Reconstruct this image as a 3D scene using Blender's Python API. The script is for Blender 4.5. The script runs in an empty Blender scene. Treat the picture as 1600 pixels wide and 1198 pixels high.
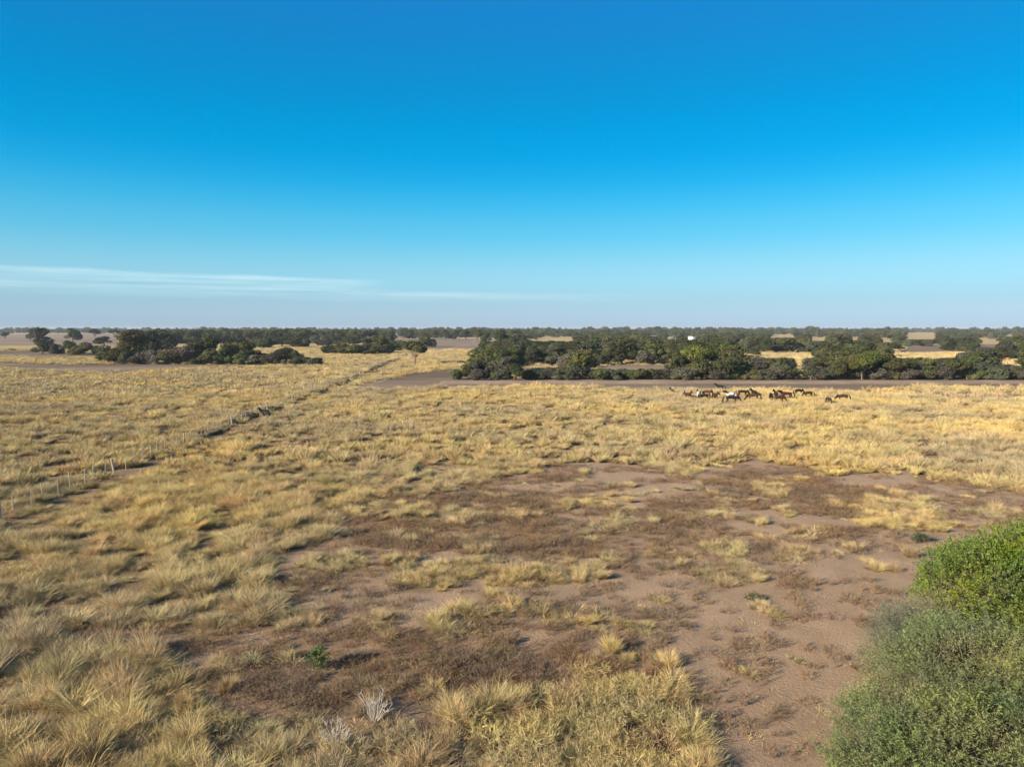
import bpy, math
import numpy as np
from mathutils import Vector

rng = np.random.default_rng(7)
SC = bpy.context.scene
COL = SC.collection
R = math.radians

# ------------------------------------------------------------------ camera, sky, sun, exposure
CAM_H = 11.0
FPX = 1110.0                     # focal length in pixels of a 1600 px wide frame
V_HOR = 513.5                    # row of the true horizon
PITCH = math.atan((599.0 - V_HOR) / FPX)
cam_d = bpy.data.cameras.new('camera')
cam_d.sensor_width = 36.0
cam_d.lens = FPX / 1600.0 * 36.0
cam_d.clip_start = 0.1
cam_d.clip_end = 60000.0
cam = bpy.data.objects.new('camera', cam_d)
COL.objects.link(cam)
cam.location = (0, 0, CAM_H)
cam.rotation_euler = (R(90) - PITCH, 0, 0)
SC.camera = cam

SUN_EL = R(21)
SHADOW_AZ = R(57)                # shadows fall this far clockwise of straight ahead
sun_dir = Vector((-math.sin(SHADOW_AZ) * math.cos(SUN_EL), -math.cos(SHADOW_AZ) * math.cos(SUN_EL), math.sin(SUN_EL)))
sun_d = bpy.data.lights.new('sun', 'SUN')
sun_d.energy = 5.0
sun_d.angle = R(0.5)
sun_d.color = (1.0, 0.88, 0.70)
sun = bpy.data.objects.new('sun', sun_d)
COL.objects.link(sun)
sun.rotation_euler = (-sun_dir).to_track_quat('-Z', 'Y').to_euler()

SC.view_settings.view_transform = 'Standard'
SC.view_settings.look = 'None'
SC.view_settings.gamma = 1.0
SC.view_settings.exposure = 1.15
SC.view_settings.use_curve_mapping = False

world = bpy.data.worlds.new('World')
SC.world = world
world.use_nodes = True


def build_world():
    nt = world.node_tree
    N, L = nt.nodes, nt.links
    N.clear()

    def math_n(op, a, b=None, c=None, clamp=False):
        n = N.new('ShaderNodeMath'); n.operation = op; n.use_clamp = clamp
        for i, s in enumerate((a, b, c)):
            if s is None:
                continue
            if isinstance(s, (int, float)):
                n.inputs[i].default_value = s
            else:
                L.new(s, n.inputs[i])
        return n.outputs[0]

    out = N.new('ShaderNodeOutputWorld')
    bg = N.new('ShaderNodeBackground'); bg.inputs['Strength'].default_value = 0.11
    sky = N.new('ShaderNodeTexSky'); sky.sky_type = 'NISHITA'; sky.sun_disc = False
    sky.sun_elevation = SUN_EL
    sky.sun_rotation = math.atan2(sun_dir.x, sun_dir.y)
    sky.altitude = 100; sky.air_density = 1.0; sky.dust_density = 0.3; sky.ozone_density = 3.0
    tc = N.new('ShaderNodeTexCoord')
    sep = N.new('ShaderNodeSeparateXYZ'); L.new(tc.outputs['Generated'], sep.inputs[0])
    elev = math_n('MULTIPLY', math_n('ARCSINE', sep.outputs['Z']), 180 / math.pi)     # degrees
    azim = math_n('MULTIPLY', math_n('ARCTAN2', sep.outputs['X'], sep.outputs['Y']), 180 / math.pi)
    # an even clear sky: only a weak change of tone round the horizon
    flat = N.new('ShaderNodeCombineXYZ')
    fx = math_n('MULTIPLY', sep.outputs['X'], 0.35)
    L.new(fx, flat.inputs[0]); L.new(sep.outputs['Z'], flat.inputs[2])
    L.new(math_n('SQRT', math_n('MAXIMUM', math_n('SUBTRACT', math_n('SUBTRACT', 1.0, math_n('MULTIPLY', fx, fx)), math_n('MULTIPLY', sep.outputs['Z'], sep.outputs['Z'])), 0.0)), flat.inputs[1])
    L.new(flat.outputs[0], sky.inputs['Vector'])
    # the clear dry-season sky: deep cyan blue that pales towards the horizon, all the way round
    ramp = N.new('ShaderNodeValToRGB')
    L.new(math_n('DIVIDE', elev, 45.0, clamp=True), ramp.inputs[0])
    cr = ramp.color_ramp
    cr.interpolation = 'CARDINAL'
    stops = SKY_STOPS
    while len(cr.elements) < len(stops):
        cr.elements.new(0.5)
    for e, (p, c) in zip(cr.elements, stops):
        e.position = p / 45.0; e.color = (*c, 1)
    tint = N.new('ShaderNodeMix'); tint.data_type = 'RGBA'; tint.blend_type = 'MULTIPLY'
    tint.inputs['Factor'].default_value = 1.0
    L.new(sky.outputs[0], tint.inputs['A']); L.new(ramp.outputs[0], tint.inputs['B'])
    # thin cirrus streaks lying low over the horizon
    comb = N.new('ShaderNodeCombineXYZ')
    L.new(math_n('MULTIPLY', azim, 0.055), comb.inputs[0]); L.new(math_n('MULTIPLY', elev, 1.6), comb.inputs[1])
    noi = N.new('ShaderNodeTexNoise'); noi.inputs['Scale'].default_value = 1.6
    noi.inputs['Detail'].default_value = 10; noi.inputs['Roughness'].default_value = 0.62
    L.new(comb.outputs[0], noi.inputs['Vector'])
    comb2 = N.new('ShaderNodeCombineXYZ'); L.new(math_n('MULTIPLY', azim, 0.12), comb2.inputs[0])
    noi2 = N.new('ShaderNodeTexNoise'); noi2.inputs['Scale'].default_value = 1.0; noi2.inputs['Detail'].default_value = 4
    L.new(comb2.outputs[0], noi2.inputs['Vector'])
    wob = math_n('MULTIPLY', math_n('SUBTRACT', noi2.outputs[0], 0.5), 0.5)

    def band(edge, slope, az_ref, az0, az1, soft, depth, amount):
        # edge: upper edge elevation at az_ref; cloud lies below it, fading over depth
        e = math_n('ADD', math_n('ADD', math_n('MULTIPLY', math_n('SUBTRACT', azim, az_ref), slope), edge), wob)
        d = math_n('SUBTRACT', e, elev)
        up = math_n('DIVIDE', d, soft, clamp=True)
        lo = math_n('SUBTRACT', 1.0, math_n('DIVIDE', d, depth, clamp=True), clamp=True)
        side = math_n('DIVIDE', math_n('SUBTRACT', az1, azim), az1 - az0, clamp=True)
        lt = math_n('DIVIDE', math_n('ADD', azim, 80.0), 30.0, clamp=True)
        m = math_n('MULTIPLY', math_n('MULTIPLY', up, lo), math_n('MULTIPLY', side, lt))
        return math_n('MULTIPLY', m, amount)
    n1 = math_n('MULTIPLY', math_n('SUBTRACT', noi.outputs[0], 0.32), 2.4, clamp=True)
    b = math_n('ADD', band(4.25, -0.014, -36, -13, -9.8, 0.25, 1.3, 0.62), band(2.95, -0.012, 0, -2, 14, 0.25, 1.1, 0.42))
    b = math_n('MULTIPLY', b, n1, clamp=True)
    mx = N.new('ShaderNodeMix'); mx.data_type = 'RGBA'
    L.new(b, mx.inputs['Factor']); L.new(tint.outputs['Result'], mx.inputs['A'])
    mx.inputs['B'].default_value = (4.0, 4.6, 4.7, 1)
    L.new(mx.outputs['Result'], bg.inputs['Color'])
    L.new(bg.outputs[0], out.inputs['Surface'])


SKY_STOPS = [(0.0, (0.318, 0.4305, 0.7348)), (0.48714600505089695, (0.3109, 0.4372, 0.7499)), (1.2037353290822352, (0.317, 0.4333, 0.6905)), (2.224335213080187, (0.31, 0.4398, 0.6281)), (3.4940961967048976, (0.3287, 0.4959, 0.6271)), (5.007465964071043, (0.3122, 0.5312, 0.6172)), (6.756331648576205, (0.2209, 0.5466, 0.6271)), (8.729396130969961, (0.1365, 0.5567, 0.6486)), (10.671266213600195, (0.0554, 0.5425, 0.6734)), (12.578328438519168, (0.0142, 0.5229, 0.6968)), (14.90840916081826, (0.0038, 0.5254, 0.711)), (17.17394770643105, (0.0075, 0.5133, 0.7061)), (19.37081044168099, (0.0154, 0.5148, 0.7186)), (21.495915129723375, (0.0295, 0.5117, 0.7375)), (23.748174388106545, (0.046, 0.5246, 0.7781)), (34.0, (0.1012, 0.5246, 0.7548)), (45.0, (0.1932, 0.5246, 0.7392))]
build_world()

# ------------------------------------------------------------------ pixel <-> ground helpers
CP, SP = math.cos(PITCH), math.sin(PITCH)


def ground(u, v, z=0.0):
    """point on the plane at height z seen in direction (u, v) of the 1600 px frame"""
    a = (u - 800.0) / FPX; b = -(v - 599.0) / FPX
    d = np.array([a, CP + b * SP, -SP + b * CP])
    t = (z - CAM_H) / d[2]
    return np.array([d[0] * t, d[1] * t])


def project(x, y, z=0.0):
    dz = z - CAM_H
    dep = y * CP - dz * SP
    up = y * SP + dz * CP
    dep_s = np.where(dep > 0.5, dep, 0.5)
    return 800.0 + FPX * x / dep_s, 599.0 - FPX * up / dep_s


_tab = np.random.default_rng(99).random((256, 256))


def vnoise(x, y, s=0):
    x = np.asarray(x, float) + s * 17.31; y = np.asarray(y, float) + s * 5.77
    xi = np.floor(x).astype(int); yi = np.floor(y).astype(int)
    fx = x - xi; fy = y - yi
    fx = fx * fx * (3 - 2 * fx); fy = fy * fy * (3 - 2 * fy)
    g = lambda i, j: _tab[(xi + i) & 255, (yi + j) & 255]
    return (g(0, 0) * (1 - fx) + g(1, 0) * fx) * (1 - fy) + (g(0, 1) * (1 - fx) + g(1, 1) * fx) * fy


def fbm(x, y, s=0, o=4):
    t = 0; a = 0.5; n = 0
    for k in range(o):
        t = t + a * vnoise(np.asarray(x) * 2 ** k, np.asarray(y) * 2 ** k, s + k * 3); n += a; a *= 0.5
    return t / n


def sstep(a, b, x):
    t = np.clip((x - a) / (b - a), 0, 1)
    return t * t * (3 - 2 * t)


def terrain(x, y):
    r = np.hypot(x, y)
    f = 1 - sstep(70, 120, r)
    return f * (0.35 * (fbm(np.asarray(x) / 9, np.asarray(y) / 9, 1) - 0.5) + 0.12 * (fbm(np.asarray(x) / 1.7, np.asarray(y) / 1.7, 2, 3) - 0.5))


def inpoly(poly, u, v):
    u = np.asarray(u, float); v = np.asarray(v, float)
    c = np.zeros(u.shape, bool)
    n = len(poly)
    for i in range(n):
        x0, y0 = poly[i]; x1, y1 = poly[(i + 1) % n]
        if y0 == y1:
            continue
        k = ((y0 > v) != (y1 > v)) & (u < (x1 - x0) * (v - y0) / (y1 - y0) + x0)
        c ^= k
    return c


# ------------------------------------------------------------------ object helpers
def tag(o, label=None, cat=None, group=None, kind=None):
    if label: o['label'] = label
    if cat: o['category'] = cat
    if group: o['group'] = group
    if kind: o['kind'] = kind
    return o


def mesh_np(name, V, F, mats=(), col=None, smooth=False, mat_idx=None):
    """V (n,3); F (m,k) int array with one face size; col (n,3) point colours"""
    me = bpy.data.meshes.new(name)
    V = np.asarray(V, np.float32); F = np.asarray(F, np.int32)
    m, k = F.shape
    me.vertices.add(len(V)); me.vertices.foreach_set('co', V.ravel())
    me.loops.add(m * k); me.loops.foreach_set('vertex_index', F.ravel())
    me.polygons.add(m)
    me.polygons.foreach_set('loop_start', np.arange(0, m * k, k, dtype=np.int32))
    if smooth:
        me.polygons.foreach_set('use_smooth', np.ones(m, bool))
    for mt in mats:
        me.materials.append(mt)
    if mat_idx is not None:
        me.polygons.foreach_set('material_index', np.asarray(mat_idx, np.int32))
    if col is not None:
        a = me.attributes.new('col', 'FLOAT_COLOR', 'POINT')
        c4 = np.ones((len(V), 4), np.float32); c4[:, :3] = col
        a.data.foreach_set('color', c4.ravel())
    me.update(calc_edges=True)
    return me


def link(name, me, parent=None, loc=None, rot=None, scale=None):
    o = bpy.data.objects.new(name, me)
    COL.objects.link(o)
    if parent is not None: o.parent = parent
    if loc is not None: o.location = loc
    if rot is not None: o.rotation_euler = rot
    if scale is not None: o.scale = scale
    return o


def norm(a):
    return a / np.maximum(np.linalg.norm(a, axis=-1, keepdims=True), 1e-9)


def strips(base, d, length, width, bend, segs, side=None, g=rng):
    """curved tapering blades; returns V, F (quads), t per vertex, blade id per vertex"""
    n = len(base)
    if side is None:
        side = norm(np.cross(d, norm(g.normal(size=(n, 3)))))
    T = np.linspace(0, 1, segs + 1)
    P = base[:, None, :] + length[:, None, None] * (T[None, :, None] * d[:, None, :] + (T ** 2)[None, :, None] * bend[:, None, :])
    w = width[:, None] * (1 - T[None, :] ** 1.5 * 0.88) * 0.5
    A = P - side[:, None, :] * w[..., None]; B = P + side[:, None, :] * w[..., None]
    V = np.stack([A, B], 2).reshape(-1, 3)
    i0 = (np.arange(n) * (segs + 1) * 2)[:, None] + (np.arange(segs) * 2)[None, :]
    F = np.stack([i0, i0 + 1, i0 + 3, i0 + 2], -1).reshape(-1, 4)
    t = np.repeat(np.tile(T, n), 2)
    bid = np.repeat(np.arange(n), (segs + 1) * 2)
    return V, F, t, bid


def diamonds(c, a, b):
    """flat leaf: centre c, half axes a (long) and b (wide)"""
    n = len(c)
    V = np.stack([c - a, c - b + 0.15 * a, c + a, c + b + 0.15 * a], 1).reshape(-1, 3)
    F = (np.arange(n) * 4)[:, None] + np.arange(4)[None, :]
    return V, F


def tube(path, rad, n=6):
    path = np.asarray(path, float); k = len(path)
    V = []
    for i in range(k):
        d = path[min(i + 1, k - 1)] - path[max(i - 1, 0)]
        d = d / max(np.linalg.norm(d), 1e-9)
        a = np.cross(d, [0.31, 0.95, 0.05]); a /= max(np.linalg.norm(a), 1e-9); b = np.cross(d, a)
        an = np.arange(n) * 2 * math.pi / n
        V.append(path[i] + rad[i] * (np.cos(an)[:, None] * a + np.sin(an)[:, None] * b))
    V = np.concatenate(V)
    F = []
    for i in range(k - 1):
        for j in range(n):
            F.append((i * n + j, i * n + (j + 1) % n, (i + 1) * n + (j + 1) % n, (i + 1) * n + j))
    return V, np.array(F)


def join(parts):
    V = []; F = []; o = 0
    for v, f in parts:
        V.append(v); F.append(f + o); o += len(v)
    return np.concatenate(V), np.concatenate(F)


# ------------------------------------------------------------------ materials
def new_mat(name):
    m = bpy.data.materials.new(name); m.use_nodes = True
    m.node_tree.nodes.clear()
    return m, m.node_tree.nodes, m.node_tree.links


def foliage_mat(name, tint=(0.85, 0.85, 0.85), translucent=0.3, var=0.25, hue_var=0.02, world_var=0.0, rough=0.7, wscale=0.06):
    """plant tissue: point colour, varied per plant and over the land; some light passes through"""
    m, N, L = new_mat(name)
    out = N.new('ShaderNodeOutputMaterial')
    at = N.new('ShaderNodeAttribute'); at.attribute_name = 'col'
    mul = N.new('ShaderNodeMix'); mul.data_type = 'RGBA'; mul.blend_type = 'MULTIPLY'; mul.inputs['Factor'].default_value = 1
    L.new(at.outputs['Color'], mul.inputs['A']); mul.inputs['B'].default_value = (*tint, 1)
    oi = N.new('ShaderNodeObjectInfo')
    hs = N.new('ShaderNodeHueSaturation')
    L.new(mul.outputs['Result'], hs.inputs['Color'])
    mr = N.new('ShaderNodeMapRange'); L.new(oi.outputs['Random'], mr.inputs['Value'])
    mr.inputs['To Min'].default_value = 1 - var; mr.inputs['To Max'].default_value = 1 + var
    wn = N.new('ShaderNodeTexWhiteNoise'); wn.noise_dimensions = '1D'; L.new(oi.outputs['Random'], wn.inputs['W'])
    mh = N.new('ShaderNodeMapRange'); L.new(wn.outputs['Value'], mh.inputs['Value'])
    mh.inputs['To Min'].default_value = 0.5 - hue_var; mh.inputs['To Max'].default_value = 0.5 + hue_var
    L.new(mh.outputs[0], hs.inputs['Hue'])
    val = mr.outputs[0]
    if world_var:
        ge = N.new('ShaderNodeNewGeometry')
        no = N.new('ShaderNodeTexNoise'); no.inputs['Scale'].default_value = wscale; no.inputs['Detail'].default_value = 3
        L.new(ge.outputs['Position'], no.inputs['Vector'])
        m2 = N.new('ShaderNodeMapRange'); L.new(no.outputs[0], m2.inputs['Value'])
        m2.inputs['From Min'].default_value = 0.3; m2.inputs['From Max'].default_value = 0.7
        m2.inputs['To Min'].default_value = 1 - world_var; m2.inputs['To Max'].default_value = 1 + world_var
        mm = N.new('ShaderNodeMath'); mm.operation = 'MULTIPLY'
        L.new(val, mm.inputs[0]); L.new(m2.outputs[0], mm.inputs[1]); val = mm.outputs[0]
        m3 = N.new('ShaderNodeMapRange'); L.new(no.outputs[0], m3.inputs['Value'])
        m3.inputs['From Min'].default_value = 0.3; m3.inputs['From Max'].default_value = 0.7
        m3.inputs['To Min'].default_value = 0.8; m3.inputs['To Max'].default_value = 1.1
        L.new(m3.outputs[0], hs.inputs['Saturation'])
    L.new(val, hs.inputs['Value'])
    df = N.new('ShaderNodeBsdfDiffuse'); L.new(hs.outputs[0], df.inputs['Color'])
    tr = N.new('ShaderNodeBsdfTranslucent'); L.new(hs.outputs[0], tr.inputs['Color'])
    ms = N.new('ShaderNodeMixShader'); ms.inputs[0].default_value = translucent
    L.new(df.outputs[0], ms.inputs[1]); L.new(tr.outputs[0], ms.inputs[2])
    gl = N.new('ShaderNodeBsdfGlossy'); gl.inputs['Roughness'].default_value = rough; gl.inputs['Color'].default_value = (0.5, 0.5, 0.5, 1)
    m4 = N.new('ShaderNodeMixShader'); m4.inputs[0].default_value = 0.04
    L.new(ms.outputs[0], m4.inputs[1]); L.new(gl.outputs[0], m4.inputs[2])
    L.new(m4.outputs[0], out.inputs['Surface'])
    return m


def noisy_mat(name, c1, c2, scale=4.0, rough=0.9, bump=0.0, c3=None, big=0.05, stretch=(1, 1, 1), bscale=None, coord='Object'):
    """soil, bark, wood, paint: two colours mixed by fine noise, a third by broad noise"""
    m, N, L = new_mat(name)
    out = N.new('ShaderNodeOutputMaterial')
    bs = N.new('ShaderNodeBsdfPrincipled'); bs.inputs['Roughness'].default_value = rough
    bs.inputs['Specular IOR Level'].default_value = 0.2
    tc = N.new('ShaderNodeTexCoord'); mp = N.new('ShaderNodeMapping'); mp.inputs['Scale'].default_value = stretch
    L.new(tc.outputs[coord], mp.inputs[0])
    n1 = N.new('ShaderNodeTexNoise'); n1.inputs['Scale'].default_value = scale; n1.inputs['Detail'].default_value = 6
    n1.inputs['Roughness'].default_value = 0.65
    L.new(mp.outputs[0], n1.inputs['Vector'])
    r1 = N.new('ShaderNodeMapRange'); L.new(n1.outputs[0], r1.inputs['Value'])
    r1.inputs['From Min'].default_value = 0.32; r1.inputs['From Max'].default_value = 0.68
    mx = N.new('ShaderNodeMix'); mx.data_type = 'RGBA'; L.new(r1.outputs[0], mx.inputs['Factor'])
    mx.inputs['A'].default_value = (*c1, 1); mx.inputs['B'].default_value = (*c2, 1)
    last = mx.outputs['Result']
    if c3 is not None:
        n2 = N.new('ShaderNodeTexNoise'); n2.inputs['Scale'].default_value = big; n2.inputs['Detail'].default_value = 5
        L.new(mp.outputs[0], n2.inputs['Vector'])
        r2 = N.new('ShaderNodeMapRange'); L.new(n2.outputs[0], r2.inputs['Value'])
        r2.inputs['From Min'].default_value = 0.42; r2.inputs['From Max'].default_value = 0.62
        m2 = N.new('ShaderNodeMix'); m2.data_type = 'RGBA'; L.new(r2.outputs[0], m2.inputs['Factor'])
        L.new(last, m2.inputs['A']); m2.inputs['B'].default_value = (*c3, 1)
        last = m2.outputs['Result']
    L.new(last, bs.inputs['Base Color'])
    if bump:
        bp = N.new('ShaderNodeBump'); bp.inputs['Strength'].default_value = 1.0; bp.inputs['Distance'].default_value = bump
        if bscale:
            n3 = N.new('ShaderNodeTexNoise'); n3.inputs['Scale'].default_value = bscale; n3.inputs['Detail'].default_value = 5
            L.new(mp.outputs[0], n3.inputs['Vector']); L.new(n3.outputs[0], bp.inputs['Height'])
        else:
            L.new(n1.outputs[0], bp.inputs['Height'])
        L.new(bp.outputs[0], bs.inputs['Normal'])
    L.new(bs.outputs[0], out.inputs['Surface'])
    return m


# ------------------------------------------------------------------ where the grass grows
BARE = [(770, 748), (860, 724), (960, 720), (1060, 738), (1180, 716), (1300, 742), (1420, 737), (1600, 772), (1800, 790),
        (1800, 1400), (1070, 1400), (1080, 1150), (1040, 1075), (960, 1060), (860, 1080), (700, 1110), (560, 1135),
        (420, 1110), (330, 1130), (250, 1085), (290, 1045), (215, 1010), (110, 1012), (130, 985), (230, 985), (330, 1000),
        (430, 960), (420, 900), (455, 860), (520, 830), (510, 795), (600, 775), (700, 772)]
ISLES = [(575, 802, 34, 12), (640, 800, 34, 12), (720, 806, 44, 14), (800, 803, 30, 13), (880, 788, 22, 9), (965, 820, 40, 12),
         (515, 882, 48, 16), (620, 885, 30, 12), (665, 905, 58, 20), (760, 888, 45, 16), (815, 908, 50, 13), (925, 895, 26, 11),
         (860, 896, 20, 8), (470, 972, 66, 20), (600, 975, 32, 10), (722, 972, 50, 16), (785, 958, 34, 14), (860, 965, 30, 9),
         (930, 975, 30, 10), (1000, 978, 28, 8), (1150, 898, 60, 20), (1210, 768, 24, 9), (1400, 802, 62, 30), (1465, 822, 22, 9),
         (1130, 862, 40, 8), (650, 1066, 34, 11), (575, 1068, 16, 6), (255, 1047, 30, 20), (312, 1100, 30, 22), (300, 972, 34, 20),
         (1040, 1045, 16, 12), (1200, 700, 60, 10), (1330, 715, 70, 8), (1480, 745, 60, 10), (1560, 800, 30, 8), (700, 845, 20, 6),
         (1250, 868, 30, 8), (1310, 790, 20, 6), (800, 1056, 8, 6)]


def fence_x(y):
    return -27.2 - 0.056 * np.asarray(y)


def far_bare(u, v):
    """bare or ploughed ground and tracks of the middle distance, in frame rows and columns"""
    b = np.zeros(np.shape(u), bool)
    for p in BARE_SHEETS.values():
        b |= inpoly(p, u, v)
    return b


BARE_SHEETS = {
    'dark_right': [(530, 611), (572, 600), (640, 586), (705, 577), (745, 586), (800, 592), (1000, 592), (1300, 592), (1700, 592), (1700, 604),
                   (1560, 605), (1450, 604), (1330, 612), (1240, 609), (1150, 610), (1060, 611), (990, 609), (900, 604), (800, 604), (700, 608), (620, 609)],
    'dark_left': [(-150, 566), (0, 567), (60, 569), (110, 570), (160, 569), (300, 569), (400, 569), (500, 570), (410, 572), (330, 574), (260, 578), (205, 582),
                  (150, 583), (90, 579), (50, 577), (0, 574), (-150, 574)],
    'dark_left_upper': [(-150, 548), (60, 549), (120, 552), (170, 554), (170, 559), (60, 558), (0, 557), (-150, 557)],
    'pale_left': [(-150, 523), (20, 522), (190, 521), (260, 523), (230, 535), (150, 541), (40, 540), (-150, 541)],
    'pale_mid': [(275, 522.5), (385, 522), (390, 531), (340, 533), (285, 530)],
    'grey_mid': [(478, 521), (560, 521), (640, 523), (640, 529), (560, 530), (480, 528)],
    'pink_mid': [(600, 531), (700, 528), (790, 531), (800, 545), (740, 547), (700, 545), (690, 548), (640, 545)],
    'dark_far_right': [(1420, 541), (1500, 538), (1565, 538), (1560, 549), (1500, 551), (1400, 552)],
    'wood_clearing': [(930, 571), (1050, 571), (1052, 578), (1036, 584), (1000, 584), (995, 580), (930, 579)],
}
TRACK = [(545, 612), (565, 604), (610, 584), (655, 563), (690, 549), (712, 542), (745, 534), (775, 528), (800, 524)]


def grass_cover(x, y):
    """0..1 cover of tall straw grass, and 0..1 for how bare the soil is"""
    x = np.asarray(x, float); y = np.asarray(y, float)
    u, v = project(x, y)
    dist = np.hypot(x, y)
    w = (fbm(x / 2.2, y / 2.2, 11) - 0.5); w2 = (fbm(x / 2.2, y / 2.2, 23) - 0.5)
    pxm = FPX / np.maximum(dist, 6)
    foreshort = np.clip(CAM_H / np.maximum(dist, 6), 0.02, 0.7)
    uu = u + w * pxm * 2.2; vv = v + w2 * pxm * 2.2 * foreshort
    bare = inpoly(BARE, uu, vv)
    n = fbm(x / 0.95, y / 0.95, 31, 3); nb = fbm(x / 14.0, y / 14.0, 41, 3)
    cov = 0.10 + 0.85 * sstep(0.38, 0.54, n) - 0.22 * sstep(0.5, 0.74, nb)
    isl = np.zeros(np.shape(x))
    for (a, b, ru, rv) in ISLES:
        q = ((uu - a) / ru) ** 2 + ((vv - b) / rv) ** 2
        isl = np.maximum(isl, 1 - sstep(0.55, 1.25, q))
    stray = 0.26 * sstep(0.54, 0.70, fbm(x / 1.6, y / 1.6, 51))
    stray = stray * np.where(inpoly([(980, 900), (1500, 850), (1800, 850), (1800, 1400), (1080, 1400), (1050, 1020)], u, v), 0.3, 1)
    cov = np.where(bare, np.maximum(isl * 0.95, stray), cov)
    # the trampled line beside the fence and old wheel tracks running with it
    df = x - fence_x(y)
    for off, half, k in ((1.4, 1.2, 0.92), (8.0, 0.5, 0.5), (-13.0, 0.7, 0.6), (-23.0, 0.6, 0.55)):
        cov = cov * np.where((y < 260) & (y > 25), 1 - k * np.exp(-((df - off + 1.6 * w) / half) ** 2), 1)
    # rusty shorter sward between the fence and the open patch
    cov = np.where(far_bare(u + w * 10, v + w2 * 2.0), 0.0, cov)
    bareness = np.where(bare, 1 - isl, 0.35 * sstep(0.55, 0.75, nb))
    return np.clip(cov, 0, 1), np.clip(bareness, 0, 1), bare


def weed_cover(x, y):
    """brown dead herbs on the open patch"""
    u, v = project(x, y)
    a = fbm(x / 3.4, y / 2.2, 61); b = fbm(x / 9.0, y / 5.0, 71, 3)
    zone = 0.35 + 0.65 * inpoly([(380, 1130), (300, 1060), (430, 1000), (560, 985), (760, 975), (1040, 990), (1060, 1075), (950, 1065), (700, 1110)], u, v)
    zone = np.maximum(zone, 0.85 * inpoly([(520, 850), (530, 790), (800, 745), (1100, 735), (1390, 745), (1380, 830), (1230, 880), (1010, 900), (800, 870)], u, v))
    zone = zone * np.where(inpoly([(980, 900), (1250, 900), (1500, 830), (1700, 830), (1700, 1300), (1100, 1300), (1060, 1000)], u, v), 0.45, 1)
    return np.clip(zone * (sstep(0.36, 0.62, a) * 0.8 + sstep(0.45, 0.6, b) * 0.5), 0, 1)


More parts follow.
